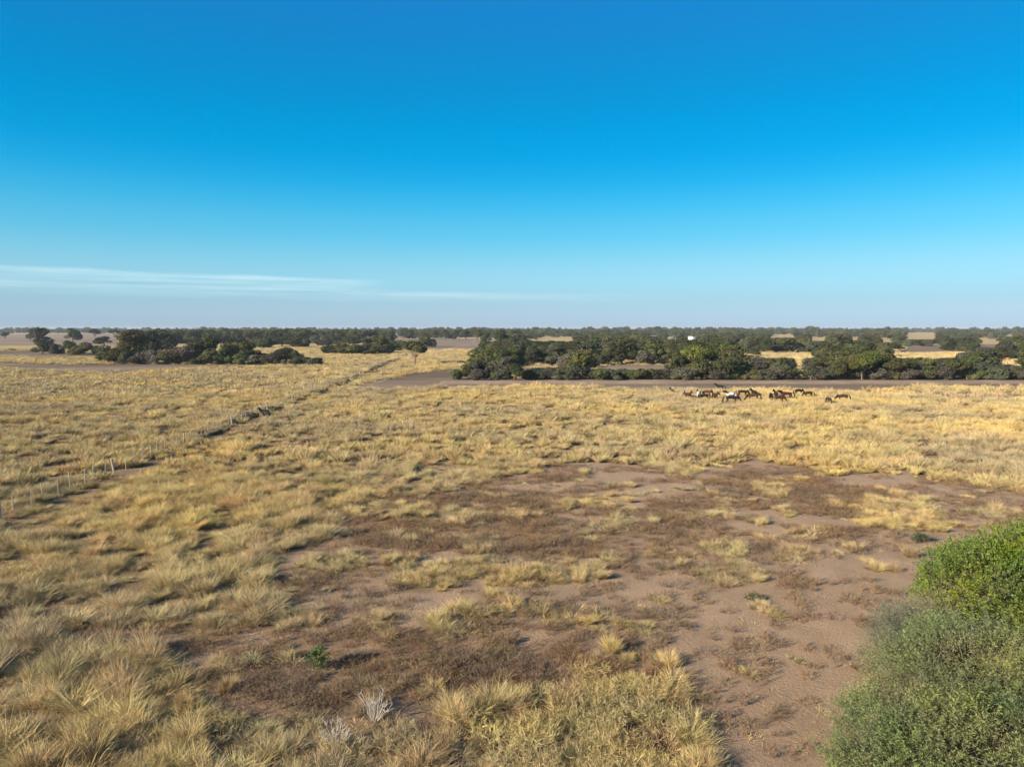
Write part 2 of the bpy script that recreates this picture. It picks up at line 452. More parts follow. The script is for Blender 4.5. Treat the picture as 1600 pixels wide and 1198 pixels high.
# ------------------------------------------------------------------ ground sheet
def build_ground():
    fine = np.arange(-50, 50.01, 0.28)
    ang = np.concatenate([np.arange(-180, -50, 5.0), fine, np.arange(55, 180, 5.0)])
    rad = np.concatenate([[1.5, 4, 7], np.exp(np.arange(math.log(9), math.log(520), 0.0105)), np.exp(np.linspace(math.log(540), math.log(22000), 40))])
    A, Rr = np.meshgrid(R(1) * ang, rad)
    X = Rr * np.sin(A); Y = Rr * np.cos(A)
    Z = terrain(X, Y)
    cov, bare, inb = grass_cover(X.ravel(), Y.ravel())
    weed = weed_cover(X.ravel(), Y.ravel()) * bare
    nr, na = X.shape
    V = np.stack([X.ravel(), Y.ravel(), Z.ravel()], 1)
    V = np.concatenate([V, [[0, 0, float(terrain(0, 0))]]])
    i, j = np.meshgrid(np.arange(nr - 1), np.arange(na), indexing='ij')
    j2 = (j + 1) % na
    F = np.stack([i * na + j, i * na + j2, (i + 1) * na + j2, (i + 1) * na + j], -1).reshape(-1, 4)
    F = F[:, ::-1]
    me = mesh_np('ground', V, F, smooth=True)
    for nm, arr in (('bare', bare), ('weed', weed), ('cover', cov), ('far', sstep(380, 470, Rr.ravel()))):
        a = me.attributes.new(nm, 'FLOAT', 'POINT')
        a.data.foreach_set('value', np.concatenate([arr, [0.0]]).astype(np.float32))
    m, N, L = new_mat('ground_soil')
    out = N.new('ShaderNodeOutputMaterial'); bs = N.new('ShaderNodeBsdfPrincipled')
    bs.inputs['Roughness'].default_value = 0.95; bs.inputs['Specular IOR Level'].default_value = 0.1
    tc = N.new('ShaderNodeTexCoord')

    def noise(scale, det=6, rough=0.65, lo=0.35, hi=0.65):
        n = N.new('ShaderNodeTexNoise'); n.inputs['Scale'].default_value = scale; n.inputs['Detail'].default_value = det
        n.inputs['Roughness'].default_value = rough; L.new(tc.outputs['Object'], n.inputs['Vector'])
        r = N.new('ShaderNodeMapRange'); L.new(n.outputs[0], r.inputs['Value'])
        r.inputs['From Min'].default_value = lo; r.inputs['From Max'].default_value = hi
        return r.outputs[0], n.outputs[0]

    def mix(f, a, b):
        x = N.new('ShaderNodeMix'); x.data_type = 'RGBA'
        for s, k in ((f, 'Factor'), (a, 'A'), (b, 'B')):
            if isinstance(s, tuple): x.inputs[k].default_value = (*s, 1)
            elif isinstance(s, float): x.inputs[k].default_value = s
            else: L.new(s, x.inputs[k])
        return x.outputs['Result']

    def mul(a, b):
        x = N.new('ShaderNodeMath'); x.operation = 'MULTIPLY'; x.use_clamp = True
        for i_, s in enumerate((a, b)):
            if isinstance(s, float): x.inputs[i_].default_value = s
            else: L.new(s, x.inputs[i_])
        return x.outputs[0]

    def attr(nm):
        a = N.new('ShaderNodeAttribute'); a.attribute_name = nm
        return a.outputs['Fac']
    nf, nfraw = noise(9.0); nm_, _ = noise(1.3); nl, _ = noise(0.22, 5)
    nx, nxraw = noise(38.0, 4, 0.7, 0.4, 0.7)
    soil = mix(nm_, (0.49, 0.338, 0.228), (0.40, 0.27, 0.178))
    soil = mix(mul(nf, 0.55), soil, (0.53, 0.385, 0.26))
    ns, _ = noise(4.5, 5, 0.7, 0.56, 0.66)
    soil = mix(mul(ns, 0.35), soil, (0.20, 0.135, 0.085))
    soil = mix(mul(nl, 0.4), soil, (0.33, 0.225, 0.15))
    litter = mix(nf, (0.32, 0.225, 0.125), (0.17, 0.115, 0.068))
    thatch = mix(nl, litter, (0.27, 0.18, 0.095))
    c = mix(attr('bare'), thatch, soil)
    c = mix(mul(mul(nx, nm_), 0.5), c, (0.40, 0.31, 0.19))
    herb = mix(nf, (0.17, 0.108, 0.06), (0.26, 0.17, 0.095))
    c = mix(mul(attr('weed'), 0.72), c, herb)
    c = mix(mul(attr('far'), 0.85), c, mix(nl, (0.58, 0.44, 0.20), (0.44, 0.32, 0.15)))
    dm = N.new('ShaderNodeMix'); dm.data_type = 'RGBA'; dm.blend_type = 'MULTIPLY'; dm.inputs['Factor'].default_value = 1.0
    L.new(c, dm.inputs['A']); dm.inputs['B'].default_value = (0.87, 0.86, 0.84, 1)
    L.new(dm.outputs['Result'], bs.inputs['Base Color'])
    bp = N.new('ShaderNodeBump'); bp.inputs['Distance'].default_value = 0.13; bp.inputs['Strength'].default_value = 0.8
    ad = N.new('ShaderNodeMath'); ad.operation = 'ADD'; L.new(nfraw, ad.inputs[0]); L.new(mul(nxraw, 0.5), ad.inputs[1])
    L.new(ad.outputs[0], bp.inputs['Height']); L.new(bp.outputs[0], bs.inputs['Normal'])
    L.new(bs.outputs[0], out.inputs['Surface'])
    me.materials.append(m)
    o = link('ground', me)
    tag(o, 'dry savanna ground of brown soil and straw litter', 'ground', kind='structure')


build_ground()

# ------------------------------------------------------------------ bare fields, tracks, sand bank (thin sheets draped on the flat land)
MAT_DARK = noisy_mat('bare_dark_soil', (0.105, 0.072, 0.043), (0.17, 0.118, 0.07), 0.5, bump=0.1, c3=(0.235, 0.165, 0.107), big=0.05, stretch=(0.3, 1, 1))
MAT_PINK = noisy_mat('bare_pink_soil', (0.235, 0.165, 0.112), (0.182, 0.126, 0.085), 0.2, bump=0.1, c3=(0.285, 0.208, 0.13), big=0.02, stretch=(0.3, 1, 1))
MAT_SAND = noisy_mat('pale_sand', (0.335, 0.245, 0.165), (0.26, 0.182, 0.12), 0.8, bump=0.08, c3=(0.23, 0.16, 0.105), big=0.07)


def sheet(name, poly, mat, z, label):
    # dense noisy outline, filled as a fan of scan rows so that it stays a simple flat patch
    pts = []
    for i in range(len(poly)):
        a = np.array(poly[i], float); b = np.array(poly[(i + 1) % len(poly)], float)
        n = max(2, int(np.hypot(*(b - a)) / 6))
        for k in range(n):
            pts.append(a + (b - a) * k / n)
    G = np.array([ground(p[0], max(p[1], 517.0)) for p in pts])
    d = np.hypot(G[:, 0], G[:, 1])
    jit = (fbm(G[:, 0] / 6, G[:, 1] / 6, 81) - 0.5)[:, None] * norm(G) * (d[:, None] * 0.05)
    G = G + jit
    import bmesh
    bm = bmesh.new()
    vs = [bm.verts.new((g[0], g[1], z)) for g in G]
    f = bm.faces.new(vs)
    bmesh.ops.triangulate(bm, faces=[f])
    bmesh.ops.recalc_face_normals(bm, faces=bm.faces)
    if bm.faces and sum(fc.normal.z for fc in bm.faces) < 0:
        bmesh.ops.reverse_faces(bm, faces=bm.faces)
    me = bpy.data.meshes.new(name); bm.to_mesh(me); bm.free()
    me.materials.append(mat)
    return tag(link(name, me), label, 'field', kind='structure')


sheet('bare_field', BARE_SHEETS['dark_right'], MAT_DARK, 0.02, 'dark grazed bare strip in front of the long wood')
sheet('bare_field', BARE_SHEETS['dark_left'], MAT_DARK, 0.02, 'dark bare strip along the straw field before the small grove')
sheet('bare_field', BARE_SHEETS['dark_left_upper'], MAT_DARK, 0.02, 'dark bare band between two straw strips by low bushes')
sheet('bare_field', BARE_SHEETS['pale_left'], MAT_PINK, 0.03, 'wide pale ploughed field with scattered single trees')
sheet('bare_field', BARE_SHEETS['pale_mid'], MAT_PINK, 0.03, 'far pinkish field behind the small grove')
sheet('bare_field', BARE_SHEETS['grey_mid'], MAT_PINK, 0.03, 'far grey field below the tree belt')
sheet('bare_field', BARE_SHEETS['pink_mid'], MAT_PINK, 0.03, 'pinkish bare ground where the track bends')
sheet('bare_field', BARE_SHEETS['dark_far_right'], MAT_DARK, 0.03, 'dark bare ground under the grove in the wood clearing')
sheet('bare_field', BARE_SHEETS['wood_clearing'], MAT_PINK, 0.02, 'small bare clearing among the bushes of the wood')


def build_track():
    P = np.array([ground(u, v) for u, v in TRACK])
    # resample
    Q = []
    for a, b in zip(P[:-1], P[1:]):
        n = max(2, int(np.hypot(*(b - a)) / 5))
        for k in range(n):
            Q.append(a + (b - a) * k / n)
    Q = np.array(Q); d = norm(np.gradient(Q, axis=0)); s = np.stack([d[:, 1], -d[:, 0]], 1)
    w = (2.1 + 1.2 * (fbm(Q[:, 1] / 12, Q[:, 0] * 0, 5) - 0.5))[:, None]
    V = np.concatenate([np.c_[Q - s * w, np.full(len(Q), 0.045)], np.c_[Q + s * w, np.full(len(Q), 0.045)]])
    n = len(Q); i = np.arange(n - 1)
    F = np.stack([i, i + n, i + n + 1, i + 1], 1)
    me = mesh_np('dirt_track', V, F, [MAT_SAND])
    tag(link('dirt_track', me), 'pale dirt track running along the fence into the distance', 'track', kind='structure')


build_track()


def build_bank():
    us = np.arange(690, 1760, 3.0)
    P = np.array([ground(u, 597.2) for u in us])
    n = len(P); prof = np.linspace(-1, 1, 9)
    h = 0.16 + 0.5 * fbm(us / 30, us * 0, 8, 5)
    V = []
    for t in prof:
        off = t * (4.2 + 1.5 * fbm(us / 30, us * 0, 9))
        V.append(np.c_[P[:, 0], P[:, 1] + off + 2.5 * (fbm(us / 60, us * 0, 10) - 0.5), np.maximum(h * (1 - t * t) ** 1.3 * 0.85 - 0.02, -0.02) + 0.03 * (fbm(us / 3, us * 0 + t * 3, 12) - 0.5)])
    V = np.concatenate(V)
    i, j = np.meshgrid(np.arange(len(prof) - 1), np.arange(n - 1), indexing='ij')
    F = np.stack([i * n + j, i * n + j + 1, (i + 1) * n + j + 1, (i + 1) * n + j], -1).reshape(-1, 4)
    me = mesh_np('sand_bank', V, F, [MAT_SAND], smooth=True)
    tag(link('sand_bank', me), 'low pale bank of sandy soil along the edge of the wood', 'bank', kind='structure')


build_bank()

# ------------------------------------------------------------------ straw grass
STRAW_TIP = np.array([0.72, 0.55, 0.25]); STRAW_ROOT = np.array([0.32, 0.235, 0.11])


def tussock_mesh(name, n, height, spread, width, segs, seed, lean=0.03, droop=0.42, mess=0.17, tip=STRAW_TIP, root=STRAW_ROOT, cores=1):
    g = np.random.default_rng(seed)
    cx = g.normal(size=(cores, 2)) * spread * (0.42 if cores > 1 else 0.0)
    ch = 0.6 + 0.55 * g.random(cores)
    k = g.integers(0, cores, n)
    az = g.random(n) * 2 * math.pi
    r = np.sqrt(g.random(n)) * spread * (0.40 if cores < 3 else 0.26)
    base = np.stack([cx[k, 0] + r * np.cos(az), cx[k, 1] + r * np.sin(az), np.full(n, -0.03)], 1)
    tilt = np.clip(0.06 + 0.52 * (r / r.max()) * g.random(n) + mess * np.abs(g.normal(size=n)), 0, 1.35)
    az2 = az + g.normal(size=n) * 0.6
    out = np.stack([np.cos(az2), np.sin(az2), np.zeros(n)], 1)
    d = norm(out * np.sin(tilt)[:, None] + np.array([0, 0, 1.0]) * np.cos(tilt)[:, None] + np.array([lean, lean * 0.5, 0]))
    Ln = height * ch[k] * (0.45 + 0.75 * g.random(n))
    bend = out * (0.10 + 0.28 * g.random(n))[:, None] + np.array([lean, lean * .3, 0]) - np.array([0, 0, 1.0]) * (droop * g.random(n) ** 1.3)[:, None]
    V, F, t, bid = strips(base, d, Ln, width * (0.6 + 0.8 * g.random(n)), bend, segs, g=g)
    V[:, 2] = np.maximum(V[:, 2], -0.03 + 0.0 * V[:, 2])
    vr = (0.72 + 0.5 * g.random(n))[bid][:, None]
    grey = (g.random(n) < 0.12)[bid][:, None]
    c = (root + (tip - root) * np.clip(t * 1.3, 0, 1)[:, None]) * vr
    c = np.where(grey, c.mean(1, keepdims=True) * np.array([1.02, 0.95, 0.72]), c)
    return mesh_np(name, V, F, [MAT_STRAW], col=c)


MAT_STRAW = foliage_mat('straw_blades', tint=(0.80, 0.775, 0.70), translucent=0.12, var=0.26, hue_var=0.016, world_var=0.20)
MAT_WEED = foliage_mat('dead_herb', translucent=0.15, var=0.28, hue_var=0.02, world_var=0.18, wscale=0.25)

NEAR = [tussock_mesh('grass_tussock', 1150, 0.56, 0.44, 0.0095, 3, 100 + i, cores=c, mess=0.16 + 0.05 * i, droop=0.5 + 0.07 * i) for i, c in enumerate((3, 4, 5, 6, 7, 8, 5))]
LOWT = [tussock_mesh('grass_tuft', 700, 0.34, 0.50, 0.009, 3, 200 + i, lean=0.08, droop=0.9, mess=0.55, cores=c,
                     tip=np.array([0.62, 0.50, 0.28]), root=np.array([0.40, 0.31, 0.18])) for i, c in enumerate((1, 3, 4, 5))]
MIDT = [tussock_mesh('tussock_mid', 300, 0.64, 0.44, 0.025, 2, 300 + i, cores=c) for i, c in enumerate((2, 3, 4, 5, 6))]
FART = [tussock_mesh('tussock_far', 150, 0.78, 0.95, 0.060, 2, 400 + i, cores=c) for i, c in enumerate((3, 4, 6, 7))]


def herb_mesh(name, n, height, spread, width, seed, tip, root, leaf=0.0):
    g = np.random.default_rng(seed)
    k = max(4, n // 9)
    az = g.random(k) * 6.283; r = np.sqrt(g.random(k)) * spread * 0.4
    b0 = np.stack([r * np.cos(az), r * np.sin(az), np.zeros(k) - 0.02], 1)
    d0 = norm(np.stack([np.cos(az) * 0.5, np.sin(az) * 0.5, np.ones(k)], 1) + g.normal(size=(k, 3)) * 0.35)
    d0[:, 2] = np.abs(d0[:, 2])
    l0 = height * (0.6 + 0.5 * g.random(k))
    V1, F1, t1, b1 = strips(b0, d0, l0, np.full(k, width), g.normal(size=(k, 3)) * 0.12, 2, g=g)
    s = g.integers(0, k, n); tt = 0.25 + 0.7 * g.random(n)
    b = b0[s] + d0[s] * (l0[s] * tt)[:, None]
    d = norm(d0[s] + g.normal(size=(n, 3)) * 0.8); d[:, 2] = np.abs(d[:, 2]) * 0.8
    V2, F2, t2, b2 = strips(b, norm(d), height * (0.18 + 0.3 * g.random(n)), width * (0.8 + leaf * g.random(n)), g.normal(size=(n, 3)) * 0.2, 1, g=g)
    V = np.concatenate([V1, V2]); F = np.concatenate([F1, F2 + len(V1)])
    t = np.concatenate([t1, t2]); vr = np.concatenate([np.full(len(V1), 0.9), (0.65 + 0.7 * g.random(n))[b2]])
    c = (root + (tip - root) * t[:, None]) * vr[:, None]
    V[:, 2] = np.maximum(V[:, 2], -0.02)
    return mesh_np(name, V, F, [MAT_WEED], col=c)


A3 = np.array
HERB = [herb_mesh('dead_herb', 210, 0.34, 0.6, 0.009, 500 + i, A3([0.34, 0.215, 0.11]), A3([0.20, 0.13, 0.075]), 0.6) for i in range(4)]
YELL = [herb_mesh('yellow_herb', 520, 0.42, 0.75, 0.0085, 520 + i, A3([0.70, 0.54, 0.21]), A3([0.38, 0.28, 0.13]), 0.6) for i in range(3)]
STUB = [tussock_mesh('straw_stub', 60, 0.20, 0.5, 0.013, 2, 540 + i, lean=0.02, droop=1.0, mess=0.8, cores=4) for i in range(3)]


def instancer(name, pts, rot, scl, idx, meshes, label, cat):
    """one object of uncountable plants: points that carry the shared plant meshes"""
    me = bpy.data.meshes.new(name)
    me.vertices.add(len(pts)); me.vertices.foreach_set('co', np.asarray(pts, np.float32).ravel())
    a = me.attributes.new('rot', 'FLOAT_VECTOR', 'POINT'); a.data.foreach_set('vector', np.asarray(rot, np.float32).ravel())
    a = me.attributes.new('scl', 'FLOAT_VECTOR', 'POINT'); a.data.foreach_set('vector', np.asarray(scl, np.float32).ravel())
    a = me.attributes.new('idx', 'INT', 'POINT'); a.data.foreach_set('value', np.asarray(idx, np.int32))
    o = link(name, me)
    ng = bpy.data.node_groups.new(name + '_nodes', 'GeometryNodeTree')
    ng.interface.new_socket('Geometry', in_out='INPUT', socket_type='NodeSocketGeometry')
    ng.interface.new_socket('Geometry', in_out='OUTPUT', socket_type='NodeSocketGeometry')
    N, L = ng.nodes, ng.links
    gi = N.new('NodeGroupInput'); go = N.new('NodeGroupOutput')
    ip = N.new('GeometryNodeInstanceOnPoints')
    L.new(gi.outputs[0], ip.inputs['Points'])
    jn = N.new('GeometryNodeJoinGeometry')
    for k, m in enumerate(reversed(meshes)):          # the join lists its newest link first
        so = bpy.data.objects.new(m.name + '_source', m)          # data only, not placed in the scene
        oi = N.new('GeometryNodeObjectInfo'); oi.inputs['Object'].default_value = so
        oi.inputs['As Instance'].default_value = True
        L.new(oi.outputs['Geometry'], jn.inputs[0])
    L.new(jn.outputs[0], ip.inputs['Instance'])
    ip.inputs['Pick Instance'].default_value = True

    def attr(nm, t):
        n = N.new('GeometryNodeInputNamedAttribute'); n.data_type = t; n.inputs['Name'].default_value = nm
        return n.outputs['Attribute']
    L.new(attr('idx', 'INT'), ip.inputs['Instance Index'])
    er = N.new('FunctionNodeEulerToRotation'); L.new(attr('rot', 'FLOAT_VECTOR'), er.inputs[0]); L.new(er.outputs[0], ip.inputs['Rotation'])
    L.new(attr('scl', 'FLOAT_VECTOR'), ip.inputs['Scale'])
    L.new(ip.outputs[0], go.inputs[0])
    md = o.modifiers.new('scatter', 'NODES'); md.node_group = ng
    tag(o, label, cat, kind='stuff')
    return o


def jgrid(x0, x1, y0, y1, step, half_deg=46, rmin=0, rmax=1e9):
    xs = np.arange(x0, x1, step); ys = np.arange(y0, y1, step)
    X, Y = np.meshgrid(xs, ys)
    X = X.ravel() + (rng.random(X.size) - 0.5) * step * 1.1; Y = Y.ravel() + (rng.random(Y.size) - 0.5) * step * 1.1
    r = np.hypot(X, Y); a = np.degrees(np.arctan2(X, Y))
    k = (np.abs(a) < half_deg) & (r >= rmin) & (r < rmax)
    return X[k], Y[k]


HORSE_SPOTS = []


def scatter_grass():
    out = {}
    # near ------------------------------------------------
    X, Y = jgrid(-52, 52, 8, 62, 0.43, 50, 9, 58)
    cov, bare, inb = grass_cover(X, Y)
    k = rng.random(len(X)) < cov * 0.92
    X, Y, cov, inb = X[k], Y[k], cov[k], inb[k]
    u, v = project(X, Y)
    n = len(X)
    mat_zone = inpoly([(840, 1090), (900, 1065), (1010, 1065), (1065, 1120), (1080, 1400), (830, 1400)], u, v)
    short_zone = inpoly([(330, 1125), (560, 1140), (850, 1100), (850, 1400), (300, 1400)], u, v)
    low = (inb & (rng.random(n) < 0.35)) | (rng.random(n) < 0.12) | (short_zone & (rng.random(n) < 0.55))
    size = 0.48 + 0.72 * sstep(0.34, 0.68, fbm(X / 0.95, Y / 0.95, 31, 3)) * (0.6 + 0.7 * rng.random(n))
    size = np.where(inb, np.where(low, 0.75 + 0.5 * rng.random(n), 0.58 + 0.35 * rng.random(n)), size)
    drop = mat_zone
    return X, Y, u, v, low, size, drop, inb


def place_grass():
    X, Y, u, v, low, size, drop, inb = scatter_grass()
    Z = terrain(X, Y)
    n = len(X)
    rot = np.stack([rng.normal(size=n) * 0.15, rng.normal(size=n) * 0.15, rng.random(n) * 6.28], 1)
    scl = np.stack([size * (0.9 + 0.3 * rng.random(n)), size * (0.9 + 0.3 * rng.random(n)), size * (0.55 + 0.85 * rng.random(n) ** 1.5)], 1)
    keep = ~drop
    dist = np.hypot(X, Y)
    infr = (u > -30) & (u < 1630) & (v < 1230) & keep
    app = np.where(infr, size * np.where(low, 0.55, 1.0) / dist, 0)
    chosen = np.zeros(n, bool)
    for sel, cnt in ((inb, 150), (~inb, 145)):
        q = np.where(sel, app, 0); order = np.argsort(-q)[:cnt]
        chosen[order] = q[order] > 0
    WC = weed_cover(X, Y)
    RIM = np.mean([grass_cover(X + 1.3 * math.cos(a), Y + 1.3 * math.sin(a))[2] for a in np.arange(8) * math.pi / 4], axis=0)
    for i in np.nonzero(chosen)[0]:
        fam = LOWT if low[i] else NEAR
        me = fam[int(rng.integers(0, len(fam)))]
        o = link('grass_tuft' if low[i] else 'grass_tussock', me, loc=(X[i], Y[i], Z[i]), rot=tuple(rot[i]), scale=tuple(scl[i]))
        look = ('low flattened straw tuft' if low[i] else 'upright straw tussock')
        if inb[i]:
            if math.hypot(X[i] - 11.5, Y[i] - 18.5) < 6.5: w_ = 'on bare soil beside the grey-green bushes'
            elif math.hypot(X[i] + 6.3, Y[i] - 22.3) < 3.5: w_ = 'close to the small round fresh green plant'
            elif WC[i] > 0.5: w_ = 'among the rusty brown weeds of the open patch'
            else: w_ = 'on the open pale soil away from the weeds'
            tag(o, look + ' ' + w_, 'grass', 'straw tufts on the open soil')
        else:
            if u[i] > 330 and v[i] > 1060: w_ = 'next to the mat of yellow weeds'
            elif RIM[i] > 0.25: w_ = 'on the rim of the open brown patch'
            else: w_ = 'inside the dense stand of golden grass'
            tag(o, look + ' ' + w_, 'grass', 'tussocks of the golden grass stand')
    rest = keep & ~chosen
    P = np.stack([X, Y, Z], 1)
    idx = np.where(low, len(NEAR) + rng.integers(0, len(LOWT), n), rng.integers(0, len(NEAR), n))
    instancer('tussock_grass', P[rest], rot[rest], scl[rest], idx[rest], NEAR + LOWT, 'golden tussock grass filling the near field', 'grass')
    # middle -----------------------------------------------
    X, Y = jgrid(-130, 130, 30, 135, 0.60, 48, 58, 130)
    cov, bare, inb = grass_cover(X, Y)
    herd = (X > 20) & (X < 62) & (Y > 96) & (Y < 125)
    k = rng.random(len(X)) < np.where(herd, np.maximum(cov, 0.7 * (cov > 0)), cov * 0.95)
    X, Y, inb = X[k], Y[k], inb[k]; n = len(X)
    size = 0.45 + 0.85 * sstep(0.34, 0.68, fbm(X / 0.95, Y / 0.95, 31, 3)) * (0.6 + 0.7 * rng.random(n))
    herd = (X > 20) & (X < 62) & (Y > 96) & (Y < 125)
    size = np.where(herd, np.maximum(size, 0.95), size)
    size = np.where(inb, size * 0.7, size)
    rot = np.stack([rng.normal(size=n) * 0.07, rng.normal(size=n) * 0.07, (rng.random(n) - 0.5) * 2.6], 1)
    scl = np.stack([size * 1.05, size * 1.05, size * (0.55 + 0.85 * rng.random(n) ** 1.5)], 1)
    instancer('tussock_grass', np.stack([X, Y, terrain(X, Y)], 1), rot, scl, rng.integers(0, len(MIDT), n), MIDT, 'golden tussock grass across the wide middle of the field', 'grass')
    # far ---------------------------------------------------
    X, Y = jgrid(-360, 360, 80, 470, 1.20, 46, 130, 460)
    cov, bare, inb = grass_cover(X, Y)
    u, v = project(X, Y)
    wood = inpoly(WOOD_ZONE, u, v)
    open_ = np.zeros(len(X), bool)
    for (a, b, c, d) in CLEARINGS:
        open_ |= (u > a) & (u < c) & (v > b) & (v < d)
    k = (rng.random(len(X)) < cov * np.where(wood & ~open_, 0.35, 0.95)) & (u < 1700) & (u > -100)
    X, Y = X[k], Y[k]; n = len(X)
    size = 0.65 + 0.55 * fbm(X / 5.0, Y / 5.0, 33) + 0.25 * rng.random(n)
    rot = np.stack([np.zeros(n), np.zeros(n), (rng.random(n) - 0.5) * 2.6], 1)
    scl = np.stack([size, size, size * (0.5 + 0.85 * rng.random(n) ** 1.5)], 1)
    instancer('tussock_grass', np.stack([X, Y, terrain(X, Y)], 1), rot, scl, rng.integers(0, len(FART), n), FART, 'golden grass of the distant fields and clearings', 'grass')
    # dead brown herbs of the open patch ------------------------
    X, Y = jgrid(-32, 40, 10, 62, 0.30, 48, 12, 60)
    cov, bare, inb = grass_cover(X, Y)
    w = weed_cover(X, Y) * np.where(inb, 1, 0.12)
    k = rng.random(len(X)) < w * 0.75
    X, Y = X[k], Y[k]; n = len(X)
    s = 0.45 + 0.75 * fbm(X / 2.0, Y / 2.0, 91) * (0.6 + 0.8 * rng.random(n))
    rot = np.stack([rng.normal(size=n) * 0.12, rng.normal(size=n) * 0.12, rng.random(n) * 6.28], 1)
    instancer('dead_weeds', np.stack([X, Y, terrain(X, Y)], 1), rot, np.stack([s, s, s], 1), rng.integers(0, len(HERB), n), HERB, 'rusty brown dead weeds over the open soil', 'weeds')
    # yellow leafy mat ------------------------------------------
    X, Y = jgrid(-10, 12, 12, 27, 0.30, 48)
    u, v = project(X, Y)
    ww = (fbm(X / 1.2, Y / 1.2, 93) - 0.5) * 120
    mz = inpoly([(840, 1085), (900, 1065), (1010, 1062), (1060, 1110), (1085, 1400), (820, 1400)], u + ww, v + ww * 0.6)
    mz2 = inpoly([(340, 1125), (560, 1135), (850, 1090), (850, 1400), (300, 1400)], u + ww, v)
    k = rng.random(len(X)) < np.where(mz, 0.25 + 0.7 * sstep(0.40, 0.55, fbm(X / 0.8, Y / 0.8, 97, 3)), np.where(mz2, 0.32 * sstep(0.42, 0.6, fbm(X / 0.9, Y / 0.9, 98, 3)), 0.0))
    X, Y = X[k], Y[k]; n = len(X)
    s = 0.55 + 0.8 * rng.random(n)
    rot = np.stack([rng.normal(size=n) * 0.12, rng.normal(size=n) * 0.12, rng.random(n) * 6.28], 1)
    instancer('yellow_weeds', np.stack([X, Y, terrain(X, Y)], 1), rot, np.stack([s, s, s], 1), rng.integers(0, len(YELL), n), YELL, 'mat of yellowed leafy weeds beside the bare soil', 'weeds')
    # broken straw lying between the tussocks and on the soil -------
    X, Y = jgrid(-50, 50, 10, 60, 0.55, 48, 11, 55)
    cov, bare, inb = grass_cover(X, Y)
    k = rng.random(len(X)) < np.where(inb, 0.10 + 0.35 * sstep(0.5, 0.62, fbm(X / 2.5, Y / 2.5, 95)), 0.8)
    X, Y = X[k], Y[k]; n = len(X)
    s = 0.5 + 0.9 * rng.random(n)
    rot = np.stack([np.zeros(n), np.zeros(n), rng.random(n) * 6.28], 1)
    instancer('straw_litter', np.stack([X, Y, terrain(X, Y)], 1), rot, np.stack([s, s, s], 1), rng.integers(0, len(STUB), n), STUB, 'short broken straw littering the ground between plants', 'grass')


# ------------------------------------------------------------------ the wood: zones and clearings in frame coordinates
WOOD_ZONE = [(700, 596), (735, 570), (760, 548), (800, 535), (830, 520), (1700, 518), (1700, 597)]
CLEARINGS = [(828, 571, 846, 581), (936, 571, 1048, 579), (850, 528, 894, 536), (824, 531, 850, 534),
             (1202, 552, 1268, 563), (1246, 561, 1254, 585), (1206, 522.5, 1240, 530), (1268, 527, 1290, 535), (1330, 528, 1342, 534),
             (1378, 530, 1394, 537), (1395, 550, 1500, 564), (1416, 520, 1462, 534), (1410, 541, 1470, 552), (1530, 530, 1560, 548),
             (1560, 565, 1586, 575), (1190, 552, 1200, 560), (1074, 526, 1087, 533.5), (1014, 525, 1026, 531), (1044, 527, 1056, 532), (864, 572, 870, 576),
             (1160, 552, 1170, 556), (1572, 523, 1584, 527)]

place_grass()

# ------------------------------------------------------------------ trees
MAT_LEAF = foliage_mat('tree_leaves', translucent=0.30, var=0.36, hue_var=0.03, world_var=0.0)
MAT_BARK = noisy_mat('bark', (0.10, 0.075, 0.055), (0.19, 0.15, 0.115), 6.0, bump=0.02, stretch=(1, 1, 0.25))


def crown_mesh(name, lobes, n, leaf, seed, base_col, shell=0.55, holes=0.36, twig=0.0):
    """leaf-sized faces spread through the lobes of a crown, thinned by noise so that gaps show"""
    g = np.random.default_rng(seed)
    lobes = np.asarray(lobes, float)                       # x y z rx ry rz
    area = lobes[:, 3] * lobes[:, 4] + lobes[:, 3] * lobes[:, 5]
    k = g.choice(len(lobes), int(n * 1.7), p=area / area.sum())
    d = norm(g.normal(size=(len(k), 3)))
    rr = shell + (1.0 - shell) * g.random(len(k)) ** 0.6
    rag = 0.70 + 0.58 * fbm(d[:, 0] * 2.2 + k * 3.1, d[:, 1] * 2.2 + d[:, 2] * 1.7, seed % 50, 3)
    c = lobes[k, :3] + d * lobes[k, 3:] * (rr * rag)[:, None]
    h = vnoise(c[:, 0] * 1.1 + 40, c[:, 1] * 1.1 + c[:, 2] * 1.6, seed % 37) * 0.6 + vnoise(c[:, 0] * 2.3, c[:, 2] * 2.3 + c[:, 1], seed % 31) * 0.4
    keep = (h > holes) & (c[:, 2] > 0.05)
    c = c[keep][:n]; d = d[keep][:n]; k = k[keep][:n]
    n = len(c)
    nor = norm(d * 0.9 + np.array([0, 0, 0.5]) + g.normal(size=(n, 3)) * 0.75)
    a = norm(np.cross(nor, g.normal(size=(n, 3)))); b = np.cross(nor, a)
    s = leaf * (0.55 + 0.8 * g.random(n))
    V, F = diamonds(c, a * (s * 0.62)[:, None], b * (s * 0.42)[:, None])
    lob_v = (0.72 + 0.56 * g.random(len(lobes)))[k]
    vv = lob_v * (0.75 + 0.5 * g.random(n))
    yl = g.random(n)[:, None] * np.array([0.02, 0.012, 0.0])
    col = (np.asarray(base_col)[None] * vv[:, None] + yl * np.asarray(base_col)[1] * 8)
    return mesh_np(name, V, F, [MAT_LEAF], col=np.repeat(col, 4, 0))


